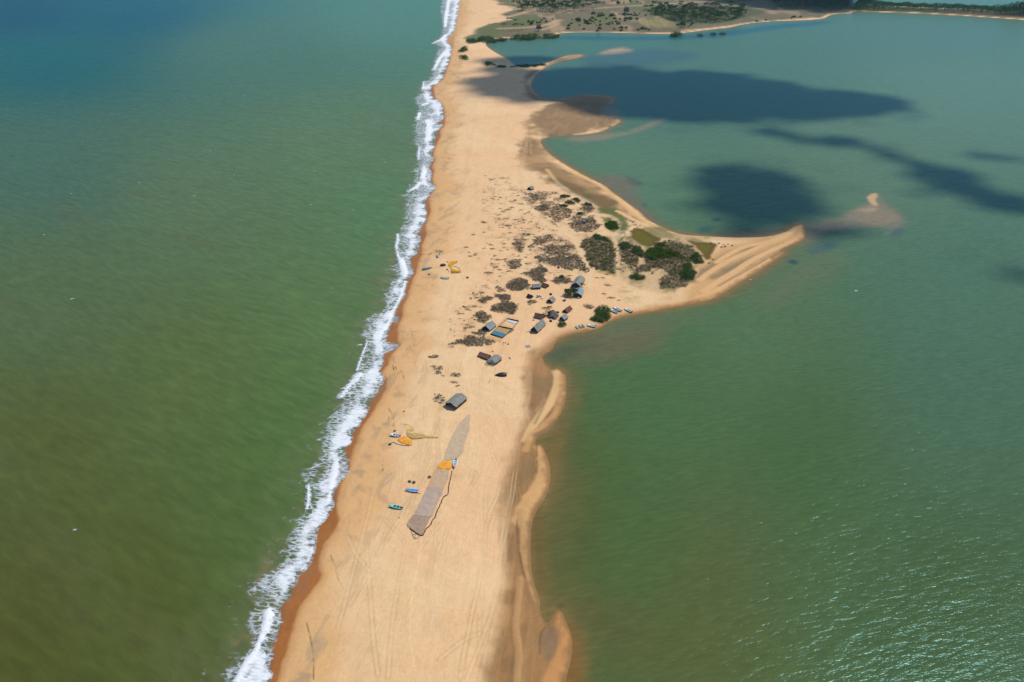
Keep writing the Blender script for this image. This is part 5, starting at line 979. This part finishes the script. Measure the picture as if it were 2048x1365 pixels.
sheet('blue_tarpaulin', "teal blue tarpaulin spread in the front bay of the drying pen", 'tarpaulin', None, M_TEAL, .3, .12, .25, world=np.array([lerp(fl_, ml, .06), lerp(fr2, mr, .06), lerp(fr2, mr, .5), lerp(fl_, ml, .55)]))
sheet('ochre_net', "ochre net lying behind the teal tarpaulin in the drying pen", 'net', None, M_OCHRE, .3, .08, .1, world=np.array([lerp(fl_, ml, .6), lerp(fr2, mr, .55), lerp(fr2, mr, .94), lerp(fl_, ml, .94)]))
sheet('white_sheet', "white sheet along the back wall of the drying pen", 'sheet', None, M_WHITE, .3, .12, .3, world=np.array([lerp(ml, bl, .72)+(br-bl)[:2]*.2, lerp(mr, br, .68), lerp(mr, br, .95), lerp(ml, bl, .95)]))
sheet('tan_net', "tan net spread flat on the sand in front of the drying pen", 'net', [(971, 675), (1001, 686), (1004, 680.5), (976, 671)], M_TAN, .3, .07, .1)
sheet('green_net', "grey green net heaped at the right corner of the drying pen", 'net', [(1018, 662), (1026, 658), (1029, 661), (1021, 666), (1015, 669)], M_GREEN, .25, .2, .6)
sheet('round_tarpaulin', "round grey tarpaulin flat on sand near the lagoon bend", 'tarpaulin', [(1056+6.5*math.cos(a), 693.5+3.1*math.sin(a)) for a in np.arange(0, 6.2, .4)], mat("grey_tarp", alb(142, 144, 150), .7, .1, 1), .25, .08, .08)
for a, b, lab in ((971, 684, "lone thin pole in front of the tan net"), (985.5, 682, "lone pole at the front edge of the tan net")): 
    MBp = MB().tube([(0, 0, -.3), (.1, 0, 2.4)], .07, 6); tag(MBp.build('wooden_pole', M_POST, None, on(a, b)), lab, 'pole')

# ------------------------------------------------------------------ fishing nets on the sand
def netmat(name, c, c2):
    m, t, o_ = nt(name); b = nd(t, 'ShaderNodeBsdfPrincipled'); co = nd(t, 'ShaderNodeTexCoord').outputs['Object']
    n = noise(t, mapping(t, co, (.5, 2.2, 1), (0, 0, R_(20))), .9, 4, .6); n2 = noise(t, co, .35, 3)
    f = ramp(t, math_n(t, 'ADD', math_n(t, 'MULTIPLY', n, .6), math_n(t, 'MULTIPLY', n2, .4)), .40, .60)
    t.links.new(mixc(t, f, c, c2), b.inputs['Base Color']); b.inputs['Roughness'].default_value = .95; b.inputs['Specular IOR Level'].default_value = .1
    bn = nd(t, 'ShaderNodeBump'); bn.inputs['Distance'].default_value = .08; t.links.new(n, bn.inputs['Height']); t.links.new(bn.outputs[0], b.inputs['Normal'])
    t.links.new(b.outputs[0], o_.inputs[0]); return m
N_GREY = netmat("net_beige", alb(194, 170, 138), alb(208, 182, 146)); N_TAN = netmat("net_tan", alb(208, 174, 134), alb(196, 166, 134)); N_ASH = netmat("net_ash", alb(180, 158, 140), alb(196, 172, 148)); N_DARK = netmat("net_brown", alb(166, 140, 116), alb(184, 156, 130))
N_ORANGE = netmat("net_orange", alb(244, 146, 18), alb(246, 184, 84)); N_YEL = netmat("net_yellow", alb(226, 182, 96), alb(236, 196, 118)); N_AMBER = netmat("net_amber", alb(214, 150, 22), alb(226, 164, 40)); N_BROWNY = netmat("net_ochre", alb(206, 172, 106), alb(190, 152, 88))
NZ = (740, 820, 7.585); NZ2 = (740, 920, 7.585)
b0 = on(880, 950); o = tag(empty('fishing_net', b0), "very long grey fishing net laid out along the beach from spire to fringed end", "fishing net")
for s, z, m, lab in (("1485,75 1530,75 1512,300 1440,500 1420,640 1360,700 1310,760 1100,770 1160,600 1230,420 1340,215", NZ, N_GREY, "beige narrowing net panel"), ("1100,775 1240,780 1250,880 1205,912 1060,900 1010,860 1045,830", NZ, N_ORANGE, "bright orange net panel"), ("1010,865 1060,905 1205,916 1190,1050 1130,1200 870,1185 930,1040", NZ, N_TAN, "tan net panel"),
    ("860,415 1135,428 1080,560 1040,640 960,860 890,880 650,850 700,750 790,570", NZ2, N_ASH, "ash grey net panel"), ("648,838 890,872 935,860 840,1050 820,1140 760,1150 700,1110 560,1010 550,980 570,930", NZ2, N_DARK, "brownish net end")):
    c = sheet('net_panel', None, None, P(s, *z), m, .35, .07, .3, parent=o, base=b0); c['label'] = lab
def rope(name, s, z, rad, m, parent=None, base=None, lab=None, cat=None, w=0):
    pts = [on(a, b) for a, b in P(s, *z)]; xy = smooth(np.array(pts)[:, :2], 2); q = np.column_stack([xy, gz(xy)+rad*.7]); 
    if w: q[:, :2] += RNG.normal(size=(len(q), 2))*w
    b = np.array(base) if base is not None else q[0].copy(); me = MB().tube(q-b, [rad*random.uniform(.75, 1.25) for _ in q], 6)
    if parent: return me.build(name, m, parent)
    return tag(me.build(name, m, None, b), lab, cat)
M_ROPE = mat("dark_rope", alb(92, 72, 56), .95, .3, 3); M_ROPEL = mat("pale_rope", alb(186, 160, 124), .95, .2, 3); M_ROPEG = mat("grey_rope", alb(120, 112, 104), .95, .2, 3)
rope('gathered_edge', "1245,930 1195,1150 1185,1290 1140,1310", NZ, .22, M_ROPE, o, b0, w=.08); rope('gathered_edge', "1140,545 1090,610 1050,720 1000,810 1000,860 930,940 940,975 850,1050 820,1100 815,1150 760,1150 700,1120 600,1040", NZ2, .26, M_ROPE, o, b0, w=.1)
rope('end_line', "610,1040 660,1180 690,1210 760,1160", NZ2, .12, M_ROPEG, o, b0); rope('end_line', "640,1150 690,1120 680,1190", NZ2, .12, M_ROPEG, o, b0)
rope('side_line', "1040,840 960,960 900,1120 850,1220 800,1340", NZ, .12, mat("orange_rope", alb(226, 158, 64), .9, .15, 2), o, b0)
b1 = on(812, 876); o = tag(empty('fishing_net', b1), "bright orange net spread beside the small white boat with its tan tail", "fishing net")
for s, m, lab in (("410,460 470,410 520,400 570,420 630,445 640,545 560,540 500,515 440,490", N_ORANGE, "bright orange net panel"), ("545,295 580,260 640,245 680,290 650,325 600,310 555,335", N_YEL, "yellow net panel"), ("550,340 640,362 700,360 780,372 850,392 900,408 1045,412 1040,432 850,432 720,446 640,450 560,405", N_BROWNY, "tan tapering tail")):
    c = sheet('net_panel', None, None, P(s, *NZ), m, .3, .1, .45, parent=o, base=b1); c['label'] = lab
rope('head_rope', "300,530 330,495 370,495 400,520 470,535 520,548 590,550", NZ, .16, M_ROPEG, o, b1, w=.05); rope('hauling_line', "460,215 560,225 600,240 690,310 560,345", NZ, .09, M_ROPEL, o, b1)
b2 = on(908, 535); o = tag(empty('fishing_net', b2), "amber net in two heaps above the white boat near the crew in a row", "fishing net")
for s, k in (("990,760 1030,715 1150,700 1160,730 1060,775 1040,800 1000,800", ZB5), ("1040,840 1090,850 1150,870 1200,860 1220,905 1150,915 1040,915 1035,880", ZB5), ("1010,790 1050,790 1060,850 1040,860", ZB5)): sheet('net_panel', None, None, P(s, *k), N_AMBER, .3, .12, .5, parent=o, base=b2)
rope('head_rope', "1060,795 1120,800 1180,830 1205,880", ZB5, .14, M_ROPE, o, b2)
rope('hauling_rope', "710,825 780,822 860,800", ZB5, .10, M_ROPEL, None, None, "rope from the blue boat's bow to the brown net heap", "rope"); rope('hauling_rope', "500,590 600,590 660,590 780,550", ZB5, .08, M_ROPEG, None, None, "rope running from the surf to the hauling crew", "rope")
rope('driftwood_branch', "215,1110 290,1050 320,1010 350,990 360,965", NZ, .13, mat("bleached_wood", alb(238, 222, 200), .8, .1, 2), None, None, "bleached branch lying on the sand left of the two round net heaps", "driftwood", .06)
for a, b, c, f, lab in ((819.3, 964, (70, 106, 84), 1.0, "round green net heap above the blue covered boat"), (827.8, 965.6, (96, 86, 60), 1.0, "round brown net heap right of the green heap"), (859, 954.8, (112, 96, 84), 1.0, "round grey brown net heap beside the long net's left edge"), (780, 889.5, (70, 66, 72), .9, "dark bundle at the rope end left of the orange net"),
    (886, 531.5, (92, 60, 52), 2.1, "large dark brown net heap at the end of the boat rope"), (858.5, 550, (122, 92, 76), 1.0, "small brown net heap below the blue boat"), (935, 556, (112, 84, 72), 1.2, "brown net heap standing alone right of the white boat"), (894.5, 540, (104, 76, 62), .8, "small dark net heap left of the lower amber net"), (895.3, 524.7, (128, 108, 84), .8, "small dull heap at the upper amber net's left"),
    (808, 823.4, (110, 124, 130), .6, "small grey tub on the open sand above the white boat"), (1128.5, 602, (84, 76, 92), 1.3, "dark violet bundle by the foot of the low browning palm"), (946.5, 586.8, (128, 108, 82), .9, "dry brush heap seaward of the round dark mat"), (1019.6, 717, (126, 92, 60), .8, "brown log right of the ragged plank hut"), (1056, 664, (120, 92, 64), .5, "brown pot by the open gable of the long grey shed"),
    (1011, 686.2, (124, 88, 56), .5, "small brown basket nearest the lone poles"), (1016.5, 689, (136, 108, 78), .7, "flat brown basket right of the tan net"), (985.5, 703.5, (108, 80, 58), .6, "brown stump behind the ragged plank hut"), (789.5, 862.5, (92, 92, 84), .8, "grey green bundle on the sand behind the white boat"), (1186, 433.5, (196, 190, 184), .6, "pale stone heap at the pale track bend"), (798.5, 1036, (150, 112, 74), .35, "small brown pot below the turquoise boat"), (838.5, 988, (172, 110, 60), .4, "small rusty tin by the blue covered boat's stern")):
    p = on(a, b); v = IV*(1+.3*(fbm(IV[:, 0]*2.4+a, IV[:, 1]*2.4+IV[:, 2]*2+b, 1, 3, 4)-.5)[:, None]); v = v*np.array([1.15, .95, .6])*f*.95; v[:, 2] = np.maximum(v[:, 2]+.18*f, -.1)
    if 'log' in lab: v = IV*np.array([.28, 1.6, .25])+np.array([0, 0, .2])
    nm = 'log' if 'log' in lab else 'net_heap' if 'net heap' in lab else 'basket' if 'basket' in lab else 'stump' if 'stump' in lab else 'tub' if 'tub' in lab else 'pot' if 'pot' in lab else 'tin' if 'tin' in lab else 'stone_heap' if 'stone' in lab else 'brush_heap' if 'brush' in lab else 'bundle'
    tag(link(nm, np_mesh(nm, v, IF, [mat("heap_%d_%d_%d" % c, alb(*c), .95, .35, 2.5, .06)], True, 3), None, p, random.uniform(-.4, .4) if 'log' in lab else a), lab, {'net_heap': 'net heap'}.get(nm, nm.replace('_', ' ')))

# ------------------------------------------------------------------ boats
def boat(px_bow, px_st, lab, hullc, inc, rimc, beam=1.75, name='fishing_boat', engine=True, cover=None, deck=None, cat='boat', hgt=.85, stripe=None, thw=3):
    a, b = on(*px_bow), on(*px_st); d = (a-b)[:2]; L = float(np.hypot(*d)); c = (a+b)/2; o = tag(empty(name, (c[0], c[1], float(gz(c[None, :2])[0])), math.atan2(d[1], d[0])), lab, cat)
    mh = mat("hull_%d_%d_%d" % hullc, alb(*hullc), .35, .12, 1.5); mi = mat("inside_%d_%d_%d" % inc, alb(*inc), .6, .2, 2); mr_ = mat("rim_%d_%d_%d" % rimc, alb(*rimc), .35, .08, 2)
    xs = np.linspace(-.5, .5, 13); bw = lambda s: beam/2*(1-max(0, (s+.05)/.55)**2.2)*(1-.25*max(0, (-s-.25)/.25)); sh = lambda s: hgt*(1+.45*max(0, s)**1.5*2.2); ke = lambda s: .05+.5*hgt*max(0, (s-.25)/.25)**2
    def shell(k, zoff, prof):
        V = [];
        for s in xs:
            w = max(.04, bw(s)*k)
            for f, zf in prof: V.append((s*L*(1 if k == 1 else .96), f*w, ke(s)+(sh(s)-ke(s))*zf+zoff))
        n = len(prof); return V, [(i*n+j, (i+1)*n+j, (i+1)*n+j+1, i*n+j+1) for i in range(len(xs)-1) for j in range(n-1)], n
    pr = [(-1, 1), (-.93, .55), (-.72, .18), (0, 0), (.72, .18), (.93, .55), (1, 1)]
    V, Fc, n = shell(1, 0, pr); hb = MB().add(V, [tuple(reversed(f)) for f in Fc]+[tuple(range(n))]); hb.build('hull', mh, o)
    pi_ = [(-1, .985), (-.92, .75), (-.8, .62), (0, .6), (.8, .62), (.92, .75), (1, .985)]; V, Fc, n = shell(.9, 0, pi_); MB().add(V, Fc+[tuple(range(n-1, -1, -1))]).build('interior', mi, o)
    V = []; 
    for s in xs: w = max(.05, bw(s)); z = sh(s); V += [(s*L, -w*1.07, z+.03), (s*L*.96, -w*.76, z+.05), (s*L*.96, w*.76, z+.05), (s*L, w*1.07, z+.03)]
    Fr = [t_ for i in range(len(xs)-1) for t_ in ((i*4, i*4+4, i*4+5, i*4+1), (i*4+2, i*4+6, i*4+7, i*4+3))]; MB().add(V, Fr).build('gunwale', mr_, o)
    if deck:
        md = mat("deck_%d_%d_%d" % deck, alb(*deck), .5, .12, 2); V = []; ss_ = np.linspace(.14, .49, 5)
        for s in ss_: w = bw(s)*.9; V += [(s*L, -w, sh(s)-.01), (s*L, 0, sh(s)+.07), (s*L, w, sh(s)-.01)]
        MB().add(V, [(i*3+j, i*3+3+j, i*3+4+j, i*3+1+j) for i in range(4) for j in range(2)]).build('foredeck', md, o)
    if cover:
        mc = mat("cover_%d_%d_%d" % cover, alb(*cover), .6, .2, 1.2, .03); V = []; ss_ = np.linspace(-.44, .36, 8)
        for i, s in enumerate(ss_): w = bw(s)*.93; V += [(s*L, -w, sh(s)+.04), (s*L, -w*.4, sh(s)+.16+.05*math.sin(i*2)), (s*L, w*.4, sh(s)+.18+.05*math.sin(i*3)), (s*L, w, sh(s)+.04)]
        MB().add(V, [(i*4+j, i*4+4+j, i*4+5+j, i*4+1+j) for i in range(7) for j in range(3)]).build('tarpaulin_cover', mc, o)
    else:
        for k in range(thw): s = -.3+.24*k; MB().box((s*L, 0, sh(s)*.86), (.34, bw(s)*1.6, .06)).build('thwart', mr_, o)
    if engine:
        e = MB().box((-.5*L-.18, 0, hgt+.28), (.36, .34, .5)).box((-.5*L-.2, 0, hgt-.25), (.14, .12, .9)); e.build('outboard_motor', mat("motor", alb(60, 62, 66), .4, .1, 3), o)
    if stripe: 
        ms = mat("stripe_%d_%d_%d" % stripe, alb(*stripe), .4, .1, 2)
        for sg in (-1, 1):
            V = []
            for s in xs[:-1]: w = bw(s)*1.012; z0, z1 = sh(s)*.78+ke(s)*.2, sh(s)*.93+ke(s)*.07; V += [(s*L, sg*w*.98, z0), (s*L, sg*w*1.005, z1)]
            MB().add(V, [(i*2, i*2+2, i*2+3, i*2+1) for i in range(len(xs)-2)]).build('side_stripe', ms, o)
    return o
TEAL = (96, 206, 196)
boat((777.6, 1013.5), (804.5, 1018), "turquoise boat with a dark cluttered interior, nearest the bottom of the beach", (70, 190, 176), (44, 84, 84), (140, 226, 212), deck=(130, 220, 206), beam=2.)
boat((810.5, 981), (837, 984.5), "white boat under a bright blue cover below the two round net heaps", (236, 240, 246), (60, 150, 214), (240, 244, 250), cover=(60, 150, 214), engine=False, beam=1.9)
boat((908.8, 938.5), (912, 921), "pale blue white boat with a red bow parked on the long net's orange band", (226, 240, 246), (120, 196, 216), (232, 244, 246), deck=(206, 130, 116), beam=2.2)
boat((779.5, 871.5), (800.5, 873.5), "white boat with a dark interior beside the bright orange net", (232, 244, 246), (70, 88, 96), (240, 246, 250), beam=1.9, deck=(236, 246, 250), stripe=(150, 206, 220))
boat((863.5, 536.8), (845, 540.8), "slim bright blue boat nearest the surf", (40, 170, 206), (50, 96, 150), (60, 190, 222), beam=2.1, stripe=(40, 120, 170))
boat((880, 557), (897.5, 558.2), "white boat with a dark green side below the amber net", (206, 228, 214), (150, 176, 160), (236, 240, 230), beam=2.2, stripe=(60, 110, 106))
boat((1219.3, 620.5), (1235, 627.5), "pale boat with a blue green interior, lower of the pair by the shore bush", (220, 234, 234), (40, 96, 108), (228, 238, 238), beam=2.2, deck=(216, 230, 228))
boat((1226, 615.5), (1243, 624), "plain white boat lying upper of the pair by the shore bush", (242, 240, 244), (110, 92, 108), (246, 244, 248), beam=2.2, deck=(246, 244, 248))
boat((1248.8, 618.8), (1264, 626), "turquoise boat alone right of the white pair on the lagoon shore", (110, 214, 200), (60, 160, 160), (220, 244, 236), beam=2., deck=(226, 246, 240))
boat((1174, 651.5), (1191, 655), "white boat with a turquoise interior just below the shore bush", (236, 244, 246), (50, 176, 176), (240, 248, 248), beam=2.3, deck=(240, 246, 246), stripe=(60, 120, 176))
for i, (a, b, lab, c) in enumerate((((1150.5, 653.5), (1156, 658.5), "pale turquoise canoe, left of three small canoes on the shore", (150, 214, 200)), ((1157, 651.5), (1164, 657), "cream canoe in the middle of three small canoes", (206, 226, 196)), ((1163.5, 650), (1168.5, 656), "blue green canoe, right of three small canoes", (130, 190, 186)))):
    boat(a, b, lab, c, (90, 140, 140), c, beam=1.1, name='small_canoe', engine=False, cat='canoe', hgt=.55, thw=2)
sheet('blue_tarpaulin', "deep blue tarpaulin square with a pale middle by the hauling crew", 'tarpaulin', [(871, 511.5), (877, 511), (878, 516), (872, 517.5)], mat("deep_blue", alb(44, 66, 140), .5, .2, 1), .25, .15, .5)
p = on(874.5, 514.3); tag(MB().box((0, 0, .45), (1.1, .9, .5), .3).box((0, 0, .74), (1.2, 1., .08), .3).build('white_crate', M_WHITE, None, p), "white crate standing in the middle of the deep blue tarpaulin", "crate")
for a, b, lab in ((1130, 600.8, "white crate beside the dark violet bundle"), (1156.8, 597.5, "white barrel at the front of the metal roofed house"), (1067.5, 641, "white tub above the long grey shed"), (1077.5, 1000, None)):
    if lab: tag(MB().tube([(0, 0, -.05), (0, 0, 1.0), (0, 0, 1.05)], [.5, .55, .4], 10).build('white_barrel' if 'barrel' in lab else 'white_tub' if 'tub' in lab else 'white_crate', M_WHITE, None, on(a, b)), lab, 'barrel' if 'barrel' in lab else 'tub' if 'tub' in lab else 'crate')

# ------------------------------------------------------------------ white car
p = on(1078, 594); o = tag(empty('parked_car', p, R_(200)), "small white car parked on sand among the upper huts", "car"); mw = mat("white_paint", alb(236, 238, 240), .3, .04, 2); mg = mat("dark_glass", alb(30, 34, 40), .15, .1, 2); mt_ = mat("tyre_rubber", alb(34, 34, 34), .8, .1, 4)
prof = [(-1.8, .35), (-1.85, .75), (-1.7, .95), (-.9, 1.0), (-.35, 1.5), (1.1, 1.52), (1.65, 1.0), (1.8, .9), (1.82, .35)]
n = len(prof); V = [(x, s*(.78 if z < 1.2 else .62), z) for s in (-1, 1) for x, z in prof]; MB().add(V, [tuple(range(n)), tuple(range(2*n-1, n-1, -1))]+[(i, i+n, (i+1) % n+n, (i+1) % n) for i in range(n)]).build('body', mw, o)
for q in ([(-.88, -.68, 1.05), (-.88, .68, 1.05), (-.4, .6, 1.47), (-.4, -.6, 1.47)], [(1.62, -.68, 1.05), (1.62, .68, 1.05), (1.16, .6, 1.48), (1.16, -.6, 1.48)]): MB().slab([np.array(v)+np.array([(-.03 if q[0][0] < 0 else .03), 0, .03]) for v in q], .02).build('windscreen', mg, o)
for s in (-1, 1): MB().add([(-.6, s*.775, 1.06), (1.3, s*.775, 1.06), (1.0, s*.66, 1.44), (-.25, s*.66, 1.44)], [(0, 1, 2, 3)]).build('side_window', mg, o)
for x in (-1.15, 1.15):
    for s in (-1, 1): MB().tube([(x, s*.66, .32), (x, s*.82, .32)], .32, 12).build('wheel', mt_, o)

# ------------------------------------------------------------------ people
def person_mesh(pose, seed):
    J = {'hip': (0, 0, .93), 'waist': (0, 0, 1.1), 'chest': (0, .02, 1.35), 'neck': (0, .02, 1.5), 'head': (0, .03, 1.58), 'top': (0, .03, 1.72)}
    R = {'hip': .15, 'waist': .13, 'chest': .16, 'neck': .06, 'head': .1, 'top': .08}; E = [('hip', 'waist'), ('waist', 'chest'), ('chest', 'neck'), ('neck', 'head'), ('head', 'top')]
    bend = .75 if pose == 'haul' else .1; st = .28 if pose == 'walk' else .12
    for s, k in ((-1, 'l'), (1, 'r')):
        f = s*st if pose == 'walk' else (.22*s if pose == 'haul' else 0)
        for n_, v, r in (('hipj', (s*.09, 0, .88), .1), ('knee', (s*.11, f*.7+.03, .5), .065), ('ank', (s*.12, f, .09), .042), ('toe', (s*.13, f+.18, .04), .035), ('sho', (s*.19, .02, 1.42), .065), ('elb', (s*.24, .08+f*-.5, 1.15), .045), ('wri', (s*.22, .28 if pose == 'haul' else .14-f*.6, 1.0 if pose != 'haul' else .98), .03), ('palm', (s*.215, .35 if pose == 'haul' else .18-f*.6, .93), .032)):
            J[n_+k] = v; R[n_+k] = r
        E += [('hip', 'hipj'+k), ('hipj'+k, 'knee'+k), ('knee'+k, 'ank'+k), ('ank'+k, 'toe'+k), ('chest', 'sho'+k), ('sho'+k, 'elb'+k), ('elb'+k, 'wri'+k), ('wri'+k, 'palm'+k)]
        px0 = J['palm'+k]
        for q in range(4): J[f'fa{q}{k}'] = (px0[0]+(q-1.5)*.018*s, px0[1]+.02, px0[2]-.05-.008*(1.5-abs(q-1.5))); J[f'fb{q}{k}'] = (px0[0]+(q-1.5)*.02*s, px0[1]+.035, px0[2]-.09); R[f'fa{q}{k}'] = .009; R[f'fb{q}{k}'] = .007; E += [('palm'+k, f'fa{q}{k}'), (f'fa{q}{k}', f'fb{q}{k}')]
        J['th'+k] = (px0[0]-s*.045, px0[1]+.035, px0[2]-.02); R['th'+k] = .01; E.append(('palm'+k, 'th'+k))
    if pose == 'haul':
        for n_ in J:
            if J[n_][2] > 1.0 and not n_.startswith(('pa', 'fa', 'fb', 'th', 'wri')): x, y, z = J[n_]; d = z-.93; J[n_] = (x, y-d*math.sin(-.5), .93+d*math.cos(.5))
            elif n_[:2] in ('pa', 'fa', 'fb', 'th', 'wr'): x, y, z = J[n_]; J[n_] = (x, y+.15, z-.12)
    names = list(J); me = bpy.data.meshes.new('p'); me.from_pydata([J[n_] for n_ in names], [(names.index(a), names.index(b)) for a, b in E], []); ob = bpy.data.objects.new('p', me); COL.objects.link(ob)
    md = ob.modifiers.new('s', 'SKIN'); 
    for i, n_ in enumerate(names): sv = me.skin_vertices[0].data[i]; sv.radius = (R[n_], R[n_]*(.75 if n_ in ('hip', 'waist', 'chest') else 1)); sv.use_root = n_ == 'hip'
    ob.modifiers.new('u', 'SUBSURF').levels = 1; dg = bpy.context.evaluated_depsgraph_get(); dg.update(); out = bpy.data.meshes.new_from_object(ob.evaluated_get(dg)); bpy.data.objects.remove(ob); out.materials.clear(); out.name = 'person'; return out
PM = {k: person_mesh(k, 1) for k in ('stand', 'haul', 'walk')}
M_SKIN = mat("brown_skin", alb(96, 66, 50), .6, .08, 6)
def person(px_, py_, pose, shirt, legs, lab, rz, grp=None):
    me = PM[pose].copy(); ms = [M_SKIN, mat("shirt_%d_%d_%d" % shirt, alb(*shirt), .9, .15, 8), mat("sarong_%d_%d_%d" % legs, alb(*legs), .9, .15, 8), mat("black_hair", alb(26, 22, 20), .7, .1, 8)]
    for m in ms: me.materials.append(m)
    top = max(v.co.z for v in me.vertices)
    for f in me.polygons: z = f.center.z; x = abs(f.center.x); f.material_index = 3 if z > top-.09 or (z > top-.2 and f.center.y < (.0 if pose != 'haul' else .3)) else 1 if (z > .98 and z < top-.3 and x < .3) else 2 if (.3 < z <= .98 and x < .19) else 0
    tag(link('person', me, None, on(px_, py_), rz), lab, 'person', grp)
dk_, bl_, wh_, gr_, rd_ = (40, 38, 42), (52, 60, 92), (210, 206, 200), (70, 84, 70), (128, 60, 52)
crew = [(871, 504.6), (873.5, 504.4), (876, 505), (879, 503.5), (880.5, 504.8), (882, 504), (883.5, 505), (885, 504.2), (886.4, 505), (881, 506)]
for i, (a, b) in enumerate(crew): person(a, b, 'haul', (dk_, bl_, gr_, dk_, rd_)[i % 5], (dk_, gr_, bl_)[i % 3], "dark clothed person bending in the tight crew hauling on the upper rope", R_(70+i*7), "crew hauling the upper rope")
for i, (a, b) in enumerate(((857.5, 511.5), (860.5, 510), (863, 508.8))): person(a, b, 'haul', (rd_, dk_, gr_)[i], dk_, ("person in a reddish shirt nearest the surf on the hauling rope", "person in black in the middle of the three by the surf", "person in green last of the three by the surf rope")[i], R_(60))
person(878.6, 509.8, 'stand', bl_, dk_, "person in a blue shirt standing just above the deep blue tarpaulin", 1.0); person(879.6, 511, 'walk', gr_, dk_, "person in a green shirt walking toward the deep blue tarpaulin", 2.0)
for i in range(8): person(903.2+i*2.05, 545.6+(i % 3)*.5, 'haul', (dk_, rd_, (120, 84, 40), bl_)[i % 4], (dk_, gr_)[i % 2], "person bending over the lower edge of the amber net", 3.1+.2*i, "crew along the lower amber net")
person(897.5, 545.5, 'stand', gr_, dk_, "person in green standing left of the lower amber net", .5)
for i, (a, b, lab) in enumerate(((786, 735, "person in black at the back of the small group by the wet sand"), (788.6, 737.6, "person in white in the small group by the wet sand"), (791.5, 736.6, "person in green rightmost in the small group by the wet sand"), (787.2, 739.6, "person in red nearest in the small group by the wet sand"), (793, 739.2, "person in blue at the right front of the small group by the wet sand"))): person(a, b, ('stand', 'walk')[i % 2], (dk_, wh_, gr_, rd_, bl_)[i], dk_, lab, i*1.2)
person(979.3, 766, 'walk', dk_, (60, 50, 46), "lone person in black walking below the black tarpaulin shelter", 2.4); person(777.7, 839, 'walk', dk_, dk_, "lone person in black on the beach above the white boat", 1.4); person(766.2, 943, 'stand', rd_, dk_, "lone person in red near the wet sand left of the round net heaps", .3); person(943, 599.5, 'walk', rd_, dk_, "lone person on empty sand seaward of the pointed mat", 2.); person(1006.5, 688.5, 'stand', (60, 66, 96), dk_, "person in blue standing at the right end of the tan net", 2.8); person(982.3, 521.5, 'walk', rd_, dk_, "lone person on sand right of the amber nets", 1.)
